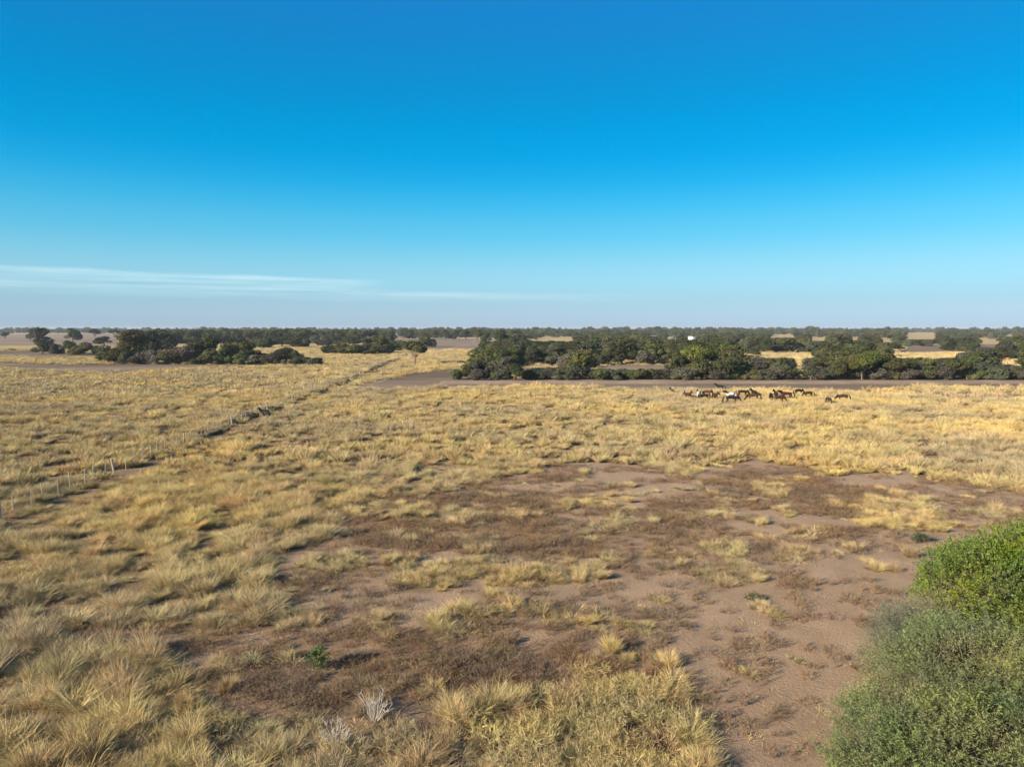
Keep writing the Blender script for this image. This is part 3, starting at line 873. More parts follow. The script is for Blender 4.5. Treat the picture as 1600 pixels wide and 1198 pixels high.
def trunk_mesh(name, forks, h0, r0, lobes, seed, lean=0.3):
    g = np.random.default_rng(seed)
    parts = []
    top = np.array([g.normal() * lean * 0.5, g.normal() * lean * 0.5, h0])
    parts.append(tube([[0, 0, -0.15], [0.03, 0.02, h0 * 0.45], top], [r0 * 1.25, r0, r0 * 0.82], 7))
    for L_ in lobes[:forks]:
        t = np.array(L_[:3]); m = top + (t - top) * 0.5 + g.normal(size=3) * 0.18
        m[2] = top[2] + (t[2] - top[2]) * 0.4
        parts.append(tube([top * 0.96, m, t], [r0 * 0.6, r0 * 0.38, r0 * 0.12], 5))
    V, F = join(parts)
    return mesh_np(name, V, F, [MAT_BARK], smooth=True)


def lobes_round(g, n, w, z0, z1, r):
    L_ = []
    for i in range(n):
        a = g.random() * 6.283; q = math.sqrt(g.random()) * (w / 2 - r * 0.8)
        t = g.random()
        z = z0 + r * 0.6 + t * (z1 - z0 - r * 1.2)
        q *= (1.0 - 0.55 * t)
        rr = r * (0.7 + 0.5 * g.random())
        L_.append((q * math.cos(a), q * math.sin(a), z, rr * 1.1, rr * 1.1, rr * 0.8))
    return L_


GREEN = (0.078, 0.096, 0.034); OLIVE = (0.112, 0.116, 0.040); GREYG = (0.102, 0.112, 0.066); TAUPE = (0.118, 0.106, 0.080); BRIGHT = (0.098, 0.130, 0.026)
# each kind: unit = metres; (width, height) kept so that a copy can be scaled to the size seen
PROTO = {}


def proto(kind, var, w, h, z0, nl, r, leaf, n, col, forks, h0, r0, holes=0.36):
    g = np.random.default_rng(hash_seed(kind, var))
    L_ = lobes_round(g, nl, w, z0, h, r)
    cr = crown_mesh('crown', L_, n, leaf, 900 + hash_seed(kind, var) % 800, col, holes=holes)
    tr = trunk_mesh('trunk', forks, h0, r0, L_, hash_seed(kind, var) + 1)
    co = np.empty(len(cr.vertices) * 3, np.float32); cr.vertices.foreach_get('co', co); co = co.reshape(-1, 3)
    lo = np.percentile(co, 1, axis=0); hi = np.percentile(co, 99, axis=0)
    PROTO.setdefault(kind, []).append((cr, tr, max(hi[0] - lo[0], hi[1] - lo[1]), hi[2]))


def hash_seed(kind, var):
    return sum(ord(c) * (i + 3) for i, c in enumerate(kind)) + var * 101


for v_ in range(4):
    proto('round', v_, 7.0, 6.2, 0.9, 16, 1.35, 0.25, 9500, [GREEN, OLIVE, GREEN, GREYG][v_], 6, 1.5, 0.20)
for v_ in range(4):
    proto('bush', v_, 4.6, 3.0, 0.0, 13, 0.90, 0.20, 7500, [GREEN, GREYG, TAUPE, OLIVE][v_], 5, 0.4, 0.10, holes=0.30)
for v_ in range(3):
    proto('tall', v_, 6.0, 9.0, 1.6, 20, 1.35, 0.26, 10000, [GREEN, GREYG, OLIVE][v_], 7, 2.6, 0.24)
for v_ in range(3):
    proto('umbrella', v_, 7.4, 5.6, 2.7, 16, 1.15, 0.24, 8000, [OLIVE, BRIGHT, GREEN][v_], 9, 1.7, 0.17)
for v_ in range(2):
    proto('thin', v_, 5.0, 3.6, 0.3, 11, 1.0, 0.19, 4000, [TAUPE, (0.10, 0.088, 0.068)][v_], 9, 0.6, 0.10, holes=0.42)

KIND_HUE = {'round': ['deep green', 'olive', 'leafy green', 'grey-green'], 'bush': ['deep green', 'grey-green', 'brownish', 'olive'], 'tall': ['deep green', 'grey-green', 'olive'],
            'umbrella': ['olive', 'fresh green', 'deep green'], 'thin': ['brownish', 'pale brown']}
KIND_LABEL = {'round': 'round-crowned tree', 'bush': 'low leafy bush', 'tall': 'tall tree', 'umbrella': 'flat-topped tree', 'thin': 'thin twiggy bush'}
placed = []          # (u0, u1, v0, v1, dist)


def put_tree(u, v, w_px, top, kind, var, where, group, label=None):
    """stand a tree with its foot on the ground point seen at (u, v)"""
    x, y = ground(u, v)
    dep = y * CP + CAM_H * SP
    cr, tr, pw, ph = PROTO[kind][var % len(PROTO[kind])]
    h = max((v - top) / FPX * dep, 1.2); w = w_px / FPX * dep
    sz = h / ph; sx = w / pw
    e = bpy.data.objects.new('bush' if kind in ('bush', 'thin') else 'tree', None)
    COL.objects.link(e)
    e.empty_display_size = 0.5
    e.location = (x, y, 0.0); e.rotation_euler = (0, 0, rng.random() * 6.28); e.scale = (sx, sx, sz)
    link('trunk', tr, e); link('crown', cr, e)
    tag(e, label or (KIND_HUE[kind][var % len(PROTO[kind])] + ' ' + KIND_LABEL[kind] + ' ' + where), 'bush' if kind in ('bush', 'thin') else 'tree', group)
    placed.append((u - w_px / 2, u + w_px / 2, top, v, y))
    return e


B, RD, TL, UM, TH = 'bush', 'round', 'tall', 'umbrella', 'thin'
G1 = 'trees and bushes of the small grove'
grove = [(170, 568, 36, 541, RD), (187, 568, 32, 544, RD), (207, 566, 44, 517, TL), (232, 561, 42, 518, RD), (252, 556, 34, 515, TL), (263, 548, 26, 521, RD),
         (243, 569, 28, 547, TH), (266, 569, 38, 549, B), (288, 569, 40, 542, TH), (305, 568, 38, 535, RD), (325, 567, 34, 528, UM), (330, 569, 38, 546, B),
         (352, 569, 30, 538, RD), (364, 568, 34, 536, RD), (385, 568, 28, 534, TL), (378, 569, 32, 551, B), (404, 567, 30, 548, RD), (425, 569, 28, 551, TH),
         (446, 568, 36, 544, RD), (461, 562, 24, 548, B), (470, 570, 32, 558, B), (491, 571, 30, 559, B), (218, 569, 26, 552, B), (198, 569, 22, 548, B),
         (312, 569, 26, 553, B), (347, 569, 24, 555, B), (396, 569, 24, 555, B), (411, 569, 22, 556, B)]
for i, (u, v, w, t, kd) in enumerate(grove):
    put_tree(u, v, w, t, kd, i, 'in the small grove beside the dark bare strip', G1)
G2 = 'bushes at the tip of the straw strip'
for i, (u, v, w, t, kd) in enumerate([(67, 553, 28, 532, RD), (87, 553, 22, 538, B), (107, 553, 24, 533, RD), (130, 554, 34, 536, B), (150, 554, 18, 541, B), (118, 554, 20, 540, B)]):
    put_tree(u, v, w, t, kd, i, 'in the short row by the dark band', G2)
put_tree(67, 548, 27, 512.5, TL, 1, '', None, 'tall tree rising over the short row of bushes')
G3 = 'single trees on the pale field'
for i, (u, v, w, t, kd) in enumerate([(8, 531, 13, 519, UM), (48, 534, 12, 513.5, TL), (113, 537, 23, 514, RD), (148, 530, 15, 514, UM), (178, 527, 14, 514, UM)]):
    put_tree(u, v, w, t, kd, i, 'standing alone on the pale ploughed field', G3)
put_tree(163, 541, 25, 526, RD, 2, '', None, 'wide round bush between the pale field and the grove')
G4 = 'trees and bushes behind the straw clearing'
for i, (u, v, w, t, kd) in enumerate([(515, 553, 28, 540, B), (533, 553, 32, 536, RD), (545, 541, 28, 526, RD), (558, 554, 38, 539, B), (575, 553, 26, 526, TL), (593, 553, 30, 525, RD),
                                      (602, 553, 28, 540, B), (582, 554, 30, 543, B), (540, 554, 24, 543, B), (612, 549, 28, 533, RD), (505, 541, 30, 529, B), (525, 540, 22, 526, RD), (626, 545, 20, 533, B), (556, 537, 20, 524, UM)]):
    put_tree(u, v, w, t, kd, i, 'in the thicket behind the straw field', G4)
put_tree(648, 569, 35, 533, UM, 0, '', None, 'lone umbrella-shaped tree on a thin trunk beside the fence line')
G5 = 'trees along the far end of the track'
for i, (u, v, w, t, kd) in enumerate([(666, 542, 22, 520, RD), (674, 542, 14, 530, B), (695, 533, 18, 516, RD), (745, 536, 20, 515, UM), (760, 534, 16, 518, RD), (708, 531, 16, 518, RD), (728, 531, 18, 516, RD),
                                      (655, 531, 16, 516, TL), (640, 531, 18, 516, RD), (612, 531, 16, 515, RD), (630, 530, 14, 513, TL), (678, 530, 16, 516, TL)]):
    put_tree(u, v, w, t, kd, i, 'near the far end of the dirt track', G5)
put_tree(782, 549, 25, 516, TL, 0, '', None, 'tall slender-crowned tree behind the tip of the wood')
G6 = 'trees of the middle belt'
for i, (u, v, w, t, kd) in enumerate([(418, 544, 32, 528, B), (463, 543, 34, 527, RD), (440, 542, 30, 527, RD), (478, 543, 20, 529, B), (405, 541, 26, 526, RD), (430, 537, 34, 515, RD), (455, 534, 30, 514, TL),
                                      (475, 531, 24, 513, TL), (404, 534, 24, 516, RD), (352, 527, 22, 513, RD), (370, 527, 20, 514, TL), (318, 522, 10, 510.5, TL), (278, 533, 20, 523, B), (295, 533, 18, 526, B), (390, 535, 20, 523, RD), (280, 528, 18, 515, RD)]):
    put_tree(u, v, w, t, kd, i, 'in the belt behind the small grove', G6)

# the long wood: edge first, then rows behind it, leaving the clearings open
W1 = 'trees and bushes along the edge of the long wood'
for i, (u, v, w, t, kd) in enumerate([(712, 593, 24, 578, B), (730, 591, 24, 570, RD), (748, 594, 30, 577, B), (766, 584, 50, 546, UM), (790, 586, 40, 545, RD), (785, 594, 32, 578, B), (806, 594, 28, 569, RD)]):
    put_tree(u, v, w, t, kd, i, 'at the tip of the long wood', W1)
wood_spots = []
wr = np.random.default_rng(41)
u = 822.0
while u < 1640:
    gap = (1243 < u < 1257)
    kd = [B, B, RD, B, TH, RD, UM][int(wr.integers(0, 7))]
    top = 593 - {'bush': 17, 'round': 33, 'thin': 18, 'umbrella': 38, 'tall': 46}[kd] * (0.8 + 0.45 * wr.random())
    wpx = {'bush': 30, 'round': 36, 'thin': 32, 'umbrella': 44, 'tall': 34}[kd] * (0.85 + 0.4 * wr.random())
    if not gap:
        wood_spots.append((u, 593.5 - 1.5 * wr.random(), wpx, top, kd))
    u += wpx * 0.40
wood_spots += [(895, 592, 46, 547, RD), (868, 590, 40, 546, RD), (1310, 590, 60, 546, UM), (1360, 590, 58, 546, UM), (1285, 588, 44, 552, UM), (1525, 590, 66, 549, UM), (1225, 592, 44, 553, RD), (1150, 590, 50, 556, RD),
               (1085, 590, 44, 562, B), (1440, 592, 50, 565, B), (1480, 592, 52, 563, B), (1590, 588, 46, 561, B), (1570, 566, 60, 539, RD), (840, 587, 36, 548, RD)]


cand = []
for row_v in (586, 580, 574.5, 569.5, 565, 561, 557.5, 554, 551, 548.5, 546, 543.5, 541, 539, 537, 535, 533, 531.3, 529.7, 528.2, 526.8, 525.6, 524.4, 523.4):
    z = CAM_H * FPX / (row_v - V_HOR)
    u = 740.0 + wr.random() * 10
    while u < 1640:
        h = {0: 4.2, 1: 5.4, 2: 2.7, 3: 6.2}[int(wr.integers(0, 4))] * (0.8 + 0.45 * wr.random())
        kd = RD if h > 4.5 else B
        if wr.random() < 0.22: kd = UM if h > 4.5 else TH
        if wr.random() < 0.10 and h > 6: kd = TL
        hp = h * FPX / z; wp = hp * (1.15 if kd in (RD, UM) else 1.45 if kd in (B, TH) else 0.75)
        vv = row_v + (wr.random() - 0.5) * (row_v - V_HOR) * 0.06
        if inpoly(WOOD_ZONE, np.array([u]), np.array([vv]))[0]:
            cand.append((u, vv, wp, vv - hp, kd))
        u += wp * (0.42 + 0.40 * wr.random())


def fit(c):
    u, v, w, t, kd = c
    for (a, b, e, d) in CLEARINGS:
        ou = min(u + w * 0.45, e) - max(u - w * 0.45, a)
        if ou > 1.0 and v > b and t < d:
            if v <= d + 0.5:
                return None
            t = max(t, d - 0.25 * (d - b))
    z = CAM_H * FPX / (v - V_HOR); h = (v - t) * z / FPX
    if h < 1.3:
        return None
    if h < 4.0 and kd in (RD, UM, TL):
        kd = B
    return (u, v, min(w, (v - t) * 2.3), t, kd)


wood_spots = [(c[0], c[1], c[2] * 0.86, c[1] - (c[1] - c[3]) * 0.9, c[4]) for c in wood_spots]
ok = [c for c in map(fit, wood_spots + cand) if c]
edge = [c for c in ok if c[1] > 586.5]; inner = sorted([c for c in ok if c[1] <= 586.5], key=lambda c: -c[1])
n_left = 296 - len(placed) - len(edge)
for i, (u, v, w, t, kd) in enumerate(edge):
    put_tree(u, v, w, t, kd, int(wr.integers(0, 12)), 'on the wood edge ' + ('behind the herd of horses' if 1040 < u < 1335 else 'past the outer horses' if u >= 1335 else 'between the track and the herd'), W1)
for i, (u, v, w, t, kd) in enumerate(inner[:n_left]):
    put_tree(u, v, w, t, kd, int(wr.integers(0, 12)), 'in the wood ' + ('behind the horses' if 1040 < u < 1335 else 'around the straw clearings' if u >= 1335 else 'near its tip by the track'), 'trees and bushes inside the long wood')

# the rest of the wood and the belts out to the horizon read as one mass
proto('scrub', 0, 2.4, 0.9, 0.0, 9, 0.45, 0.12, 3000, (0.24, 0.22, 0.125), 5, 0.1, 0.03, holes=0.34)
proto('scrub', 1, 2.8, 0.8, 0.0, 9, 0.45, 0.12, 2600, (0.30, 0.25, 0.14), 5, 0.1, 0.03, holes=0.40)
FARTREE = [PROTO['round'][0], PROTO['round'][1], PROTO['round'][3], PROTO['tall'][0], PROTO['umbrella'][0], PROTO['bush'][1], PROTO['round'][2]]


def far_woods():
    P = []; S = []; I = []; g = np.random.default_rng(77)
    for (u, v, w, t, kd) in inner[n_left:]:
        x, y = ground(u, v); dep = y
        k = int(g.integers(0, 7)); P.append((x, y, 0)); h = (v - t) / FPX * dep; ww = w / FPX * dep
        S.append((ww / FARTREE[k][2], ww / FARTREE[k][2], h / FARTREE[k][3])); I.append(k)
    n = 42000
    a = R(1) * (g.random(n) * 100 - 50)
    r = np.exp(math.log(560) + (math.log(12500) - math.log(560)) * g.random(n) ** 0.9)
    X = r * np.sin(a); Y = r * np.cos(a)
    u, v = project(X, Y)
    dens = sstep(0.38, 0.58, fbm(X / 420, Y / 260, 13, 3))
    dens = np.where(Y > 1650, np.maximum(dens, 0.9), dens)
    dens = np.where((u > 800) & (Y > 750), np.maximum(dens, 0.8), dens)
    bad = far_bare(u, v)
    hgt = 5.5 + 4.5 * g.random(n)
    hgt = np.where((r > 1300) & (g.random(n) < 0.07), 11.5 + 3.5 * g.random(n), hgt)
    vt = project(X, Y, hgt)[1]
    for (c0, d0, c1, d1) in CLEARINGS:
        bad |= (u > c0) & (u < c1) & (v > d0) & (vt < d1)
    for (c0, d0, c1, d1) in [(-150, 522, 200, 541), (280, 523, 385, 532), (480, 522, 630, 530), (690, 527, 800, 545), (-150, 541, 700, 570)]:
        bad |= (u > c0) & (u < c1) & (v > d0) & (v < d1) & (g.random(n) < 0.97)
    in_wood = inpoly(WOOD_ZONE, u, v) & (Y < 1050)
    k = (g.random(n) < dens) & ~bad & ~in_wood
    X, Y, hgt = X[k], Y[k], hgt[k]
    idx = g.integers(0, 7, len(X))
    ph = np.array([f[3] for f in FARTREE])[idx]
    s = hgt / ph
    s = np.where(idx == 5, s * 0.6, s)
    P = np.concatenate([np.array(P), np.stack([X, Y, X * 0], 1)]); S = np.concatenate([np.array(S), np.stack([s * 1.25, s * 1.25, s], 1)]); I = np.concatenate([np.array(I, int), idx])
    rot = np.stack([np.zeros(len(P)), np.zeros(len(P)), g.random(len(P)) * 6.28], 1)
    instancer('distant_woods', P, rot, S, I, [f[0] for f in FARTREE], 'belts of dark trees reaching to the horizon', 'woods')


far_woods()

# ------------------------------------------------------------------ leafy shrubs close by
MAT_SHRUB = foliage_mat('shrub_leaves', translucent=0.35, var=0.05, hue_var=0.005, world_var=0.14, wscale=0.9)


def shrub(name, loc, lobes, n_twig, per, leaf_l, leaf_w, twig_l, col, seed, label, feather=False, up=0.5, shell=0.62, cat='bush', stem=1.0):
    g = np.random.default_rng(seed)
    lobes = np.asarray(lobes, float)
    area = lobes[:, 3] * lobes[:, 4] + lobes[:, 3] * lobes[:, 5]
    k = g.choice(len(lobes), n_twig, p=area / area.sum())
    d = norm(g.normal(size=(n_twig, 3)) + np.array([0, 0, 0.35]))
    rag = 0.74 + 0.50 * fbm(d[:, 0] * 3.0 + k * 2.7, d[:, 1] * 3.0 + d[:, 2] * 2.0, seed, 4)
    rr = (shell + (1 - shell) * g.random(n_twig) ** 0.5) * rag
    c = lobes[k, :3] + d * lobes[k, 3:] * rr[:, None]
    q = vnoise(c[:, 0] * 1.5, c[:, 1] * 1.5 + c[:, 2] * 2.1, seed + 3) * 0.55 + vnoise(c[:, 0] * 3.6 + 9, c[:, 1] * 3.6 + c[:, 2] * 3.0, seed + 5) * 0.45
    kp = (q > (0.45 if feather else 0.34)) & (c[:, 2] > 0.1)
    c, d, k = c[kp], d[kp], k[kp]; n = len(c)
    td = norm(d * 0.8 + np.array([0, 0, up]) + g.normal(size=(n, 3)) * 0.45)
    tl = twig_l * (0.6 + 0.8 * g.random(n)) * (np.where(g.random(n) < 0.10, 1.9, 1.15) if feather else 1.0)
    bend = np.array([0.0, 0, -0.35]) * g.random(n)[:, None] + g.normal(size=(n, 3)) * 0.12
    # twigs
    Vt, Ft, tt, bt = strips(c - td * (tl * 0.5)[:, None], td, tl, np.full(n, 0.010), bend, 2, g=g)
    # leaves
    t = np.tile(np.linspace(0.12, 1.0, per), n)
    i = np.repeat(np.arange(n), per)
    p = c[i] - td[i] * (tl[i] * 0.5)[:, None] + tl[i][:, None] * (t[:, None] * td[i] + (t ** 2)[:, None] * bend[i])
    sd = norm(np.cross(td[i], g.normal(size=(len(i), 3))))
    ax = norm(td[i] * 0.55 + sd * 0.8)
    p = p + ax * leaf_l * 0.5
    nor = norm(np.cross(ax, td[i]) + g.normal(size=(len(i), 3)) * 0.5)
    b = norm(np.cross(nor, ax))
    s = 0.6 + 0.7 * g.random(len(i))
    Vl, Fl = diamonds(p, ax * (leaf_l * 0.5 * s)[:, None], b * (leaf_w * 0.5 * s)[:, None])
    vr = (0.8 + 0.4 * g.random(n))[i] * (0.8 + 0.4 * g.random(len(i)))
    col = np.asarray(col)
    warm = (vnoise(c[:, 0] * 0.9, c[:, 1] * 0.9 + c[:, 2], seed + 8) - 0.5)[i]
    lc = col[None] * vr[:, None] * (1 + warm[:, None] * np.array([0.7, 0.25, 0.1]))
    root = bpy.data.objects.new(name, None); COL.objects.link(root); root.location = loc
    mt = mesh_np('twigs', Vt, Ft, [MAT_SHRUB], col=np.tile(np.array([[0.20, 0.165, 0.12]]), (len(Vt), 1)))
    ml = mesh_np('foliage', Vl, Fl, [MAT_SHRUB], col=np.repeat(lc, 4, 0))
    link('foliage', ml, root); link('twigs', mt, root)
    q_ = stem
    parts = [tube([[0, 0, -0.2 * q_], [0.05 * q_, 0.03 * q_, 0.5 * q_], [0.1 * q_, 0.1 * q_, 0.9 * q_]], [0.14 * q_, 0.11 * q_, 0.09 * q_], 8)]
    for L_ in lobes:
        e = L_[:3]; m = e * np.array([0.5, 0.5, 0.45]) + g.normal(size=3) * 0.15 * q_
        parts.append(tube([[0.1 * q_, 0.1 * q_, 0.7 * q_], m, e], [0.07 * q_, 0.05 * q_, 0.015 * q_], 6))
        for _ in range(7):
            dd = norm(g.normal(size=3) + np.array([0, 0, 0.4])); tip = e + dd * L_[3:] * 0.85
            parts.append(tube([e * 0.9 + m * 0.1, e + (tip - e) * 0.5 + g.normal(size=3) * 0.08 * q_, tip], [0.028 * q_, 0.018 * q_, 0.006 * q_], 4))
    V, F = join(parts)
    link('trunk', mesh_np('trunk', V, F, [MAT_BARK], smooth=True), root)
    tag(root, label, cat)
    return root


# bright green tree, its crown a broad dome
shrub('tree', (17.8, 22.4, 0.0), [(0, 0, 2.9, 3.3, 3.2, 2.0), (-2.1, -0.2, 2.5, 2.1, 2.1, 1.8), (1.6, 1.2, 3.0, 2.6, 2.4, 1.9), (-0.6, -2.0, 2.0, 2.4, 1.9, 1.7), (1.5, -2.2, 2.0, 2.4, 2.0, 1.8), (-2.0, 1.3, 2.1, 2.0, 1.8, 1.7)],
      11500, 12, 0.075, 0.045, 0.42, (0.185, 0.245, 0.018), 5, 'bright green broad-domed leafy tree behind the grey-green bushes', up=0.6, shell=0.6, cat='tree')
FEA = (0.205, 0.245, 0.078)
shrub('bush', (11.9, 17.5, 0.0), [(0, 0, 1.9, 2.0, 2.1, 1.5), (1.7, -1.0, 1.8, 2.2, 1.9, 1.5), (-0.9, 1.0, 1.6, 1.3, 1.5, 1.2), (0.5, 1.5, 1.7, 1.5, 1.5, 1.2), (2.2, 0.8, 1.4, 1.6, 1.6, 1.3), (0.6, -2.0, 1.5, 1.6, 1.4, 1.3)],
      8500, 15, 0.075, 0.022, 0.62, FEA, 9, 'large feathery grey-green bush beneath the bright green tree', True, up=0.7)
shrub('bush', (9.3, 16.6, 0.0), [(0, 0, 1.1, 1.6, 1.4, 1.0), (1.0, -0.9, 1.3, 1.6, 1.4, 1.1), (-0.7, -1.0, 0.9, 1.3, 1.2, 0.9)],
      4200, 15, 0.07, 0.022, 0.55, (0.215, 0.265, 0.078), 13, 'low grey-green bush spreading onto the bare brown soil', True, up=0.7)
shrub('bush', (12.7, 21.3, 0.0), [(0, 0, 1.4, 1.5, 1.5, 1.2), (0.9, -0.9, 1.4, 1.5, 1.2, 1.1), (-0.5, 0.7, 1.0, 1.1, 0.9, 0.9)],
      3300, 15, 0.065, 0.016, 0.72, (0.24, 0.245, 0.135), 17, 'pale wispy bush with open upright twigs beside the bright green tree', True, up=1.1, shell=0.4)
# small plants out on the open soil
gp = ground(495, 1046)
shrub('green_plant', (gp[0], gp[1], 0.0), [(0, 0, 0.32, 0.32, 0.30, 0.30), (0.1, 0.05, 0.5, 0.22, 0.2, 0.22)], 130, 12, 0.07, 0.03, 0.24, (0.10, 0.17, 0.03), 21, 'small round fresh green plant alone on the brown weeds', cat='plant', stem=0.14)
gp = ground(1437, 848)
shrub('green_plant', (gp[0], gp[1], 0.0), [(0, 0, 0.25, 0.36, 0.28, 0.24)], 110, 10, 0.07, 0.035, 0.22, (0.07, 0.11, 0.035), 22, 'small dark green plant on the soil near the bright green tree', cat='plant', stem=0.14)
gp = ground(1176, 938)
shrub('green_plant', (gp[0], gp[1], 0.0), [(0, 0, 0.15, 0.36, 0.26, 0.15)], 70, 10, 0.06, 0.025, 0.2, (0.12, 0.14, 0.05), 23, 'low dull green plant on the open soil before a straw tuft', cat='plant', stem=0.14)
# pale leafless dead shrubs
MAT_DEAD = noisy_mat('dead_wood', (0.50, 0.45, 0.38), (0.36, 0.32, 0.27), 12.0)
for i, (u, v, s, lb) in enumerate([(585, 1128, 0.75, 'bleached leafless shrub with upright forked twigs among the weeds'), (525, 1168, 0.6, 'bleached leafless shrub leaning low beside straw tufts')]):
    g = np.random.default_rng(60 + i); gp = ground(u, v); parts = []
    for _ in range(26):
        a = g.random() * 6.28; t = 0.15 + 0.55 * g.random(); ln = s * (0.6 + 0.6 * g.random())
        d = np.array([math.cos(a) * math.sin(t), math.sin(a) * math.sin(t), math.cos(t)])
        p0 = np.array([math.cos(a), math.sin(a), 0]) * 0.06; p1 = p0 + d * ln * 0.5 + g.normal(size=3) * 0.03; p2 = p0 + d * ln + g.normal(size=3) * 0.06
        parts.append(tube([p0, p1, p2], [0.012, 0.009, 0.004], 4))
        for _ in range(3):
            q = p1 + (p2 - p1) * g.random(); dd = norm(d + g.normal(size=3) * 0.5)
            parts.append(tube([q, q + dd * ln * 0.15, q + dd * ln * 0.32], [0.007, 0.006, 0.003], 4))
    V, F = join(parts)
    tag(link('dead_shrub', mesh_np('dead_shrub', V, F, [MAT_DEAD]), loc=(gp[0], gp[1], 0.0)), lb, 'shrub')

# ------------------------------------------------------------------ wire fence
MAT_POST = noisy_mat('weathered_post', (0.40, 0.355, 0.29), (0.27, 0.235, 0.19), 5.0, bump=0.01, stretch=(1, 1, 0.2))
MAT_WIRE = noisy_mat('old_wire', (0.30, 0.28, 0.26), (0.22, 0.20, 0.18), 3.0, rough=0.5)


def build_fence():
    root = bpy.data.objects.new('wire_fence', None); COL.objects.link(root)
    root.location = (float(fence_x(26)), 26, 0)
    g = np.random.default_rng(15)

    def post_mesh(nm, r, h, taper):
        v, f = tube([[0, 0, -0.3], [0.01, 0, h * 0.5], [0.0, 0.01, h - 0.02], [0, 0, h]], [r, r * 0.95, r * taper, r * 0.5], 7)
        v2 = np.concatenate([v, [[0, 0, h + 0.005]]]); k = len(v) - 7
        f2 = np.array([(k + j, k + (j + 1) % 7, len(v), len(v)) for j in range(7)])
        me = bpy.data.meshes.new(nm)
        me.from_pydata(v2.tolist(), [], [tuple(q) for q in f.tolist()] + [(int(a), int(b), int(c)) for a, b, c, _ in f2]); me.materials.append(MAT_POST)
        return me
    thick = [post_mesh('post', 0.09, 1.25, 0.9), post_mesh('post', 0.08, 1.2, 0.85)]
    thin = [post_mesh('picket', 0.036, 1.27, 0.9), post_mesh('picket', 0.032, 1.20, 0.9)]
    y = 26.0; i = 0
    while y < 330:
        big = i % 9 == 0
        me = (thick if big else thin)[i % 2]
        x = float(fence_x(y)) + g.normal() * 0.06
        z = float(terrain(x, y))
        link('post' if big else 'picket', me, root, loc=(x - root.location.x, y - root.location.y, z), rot=(g.normal() * 0.05, g.normal() * 0.05, g.random() * 6), scale=(1, 1, 0.9 + 0.2 * g.random()))
        y += (1.5 if y < 150 else 3.2) * (0.85 + 0.3 * g.random()); i += 1
    for h in (0.30, 0.55, 0.80, 1.02):
        ys = np.arange(26, 330, 4.0)
        P = np.stack([fence_x(ys) - root.location.x, ys - 26, terrain(fence_x(ys), ys) + h + g.normal(size=len(ys)) * 0.012], 1)
        v, f = tube(P, np.full(len(ys), 0.007), 4)
        link('wire', mesh_np('wire', v, f, [MAT_WIRE]), root)
    tag(root, 'old wire fence of pale wooden posts and thin pickets crossing the grass', 'fence')


build_fence()

# dark scrub that grows along the fence foot
def fence_scrub():
    g = np.random.default_rng(19)
    y = 70.0; i = 0
    while y < 300:
        if vnoise(y / 9.0, 3.3) > 0.33:
            x = float(fence_x(y)) + g.normal() * 0.5
            cr, tr, pw, ph = PROTO['scrub'][int(g.integers(0, 2))]
            e = bpy.data.objects.new('bush', None); COL.objects.link(e)
            s = (0.55 + 0.55 * g.random())
            e.location = (x, y, float(terrain(x, y))); e.rotation_euler = (0, 0, g.random() * 6); e.scale = (s * 2.0 / pw, s * 2.0 / pw, s * 0.62 / ph)
            link('trunk', tr, e); link('crown', cr, e)
            tag(e, 'low grey-green scrub bush growing at the foot of the wire fence', 'bush', 'scrub along the wire fence')
            i += 1
        y += 2.3 * (0.7 + 0.6 * g.random())


fence_scrub()

# ------------------------------------------------------------------ horses
def coat(name, c1, c2=None, patches=None, rough=0.55):
    m, N, L = new_mat(name)
    out = N.new('ShaderNodeOutputMaterial'); bs = N.new('ShaderNodeBsdfPrincipled'); bs.inputs['Roughness'].default_value = rough; bs.inputs['Specular IOR Level'].default_value = 0.12
    tc = N.new('ShaderNodeTexCoord')
    n = N.new('ShaderNodeTexNoise'); n.inputs['Scale'].default_value = 1.6 if patches else 4.0; n.inputs['Detail'].default_value = 2
    L.new(tc.outputs['Object'], n.inputs['Vector'])
    r = N.new('ShaderNodeMapRange'); L.new(n.outputs[0], r.inputs['Value'])
    r.inputs['From Min'].default_value = 0.49 if patches else 0.3; r.inputs['From Max'].default_value = 0.52 if patches else 0.7
    mx = N.new('ShaderNodeMix'); mx.data_type = 'RGBA'; L.new(r.outputs[0], mx.inputs['Factor'])
    mx.inputs['A'].default_value = (*c1, 1); mx.inputs['B'].default_value = (*(patches or c2), 1)
    L.new(mx.outputs['Result'], bs.inputs['Base Color']); L.new(bs.outputs[0], out.inputs['Surface'])
    return m


COATS = {'black': coat('coat_black', (0.012, 0.011, 0.012), (0.02, 0.018, 0.018)), 'bay': coat('coat_bay', (0.055, 0.022, 0.014), (0.04, 0.016, 0.011)),
         'dark': coat('coat_dark_brown', (0.035, 0.022, 0.02), (0.05, 0.03, 0.026)), 'chestnut': coat('coat_chestnut', (0.078, 0.031, 0.016), (0.058, 0.023, 0.013)),
         'sorrel': coat('coat_sorrel', (0.17, 0.08, 0.042), (0.13, 0.06, 0.03)), 'dun': coat('coat_dun', (0.30, 0.215, 0.15), (0.25, 0.175, 0.12)),
         'grey': coat('coat_grey', (0.55, 0.53, 0.50), (0.40, 0.38, 0.36)), 'pinto': coat('coat_pinto', (0.68, 0.65, 0.60), patches=(0.014, 0.012, 0.012))}
MAT_MANE = noisy_mat('horse_hair', (0.012, 0.010, 0.009), (0.03, 0.022, 0.018), 10.0)


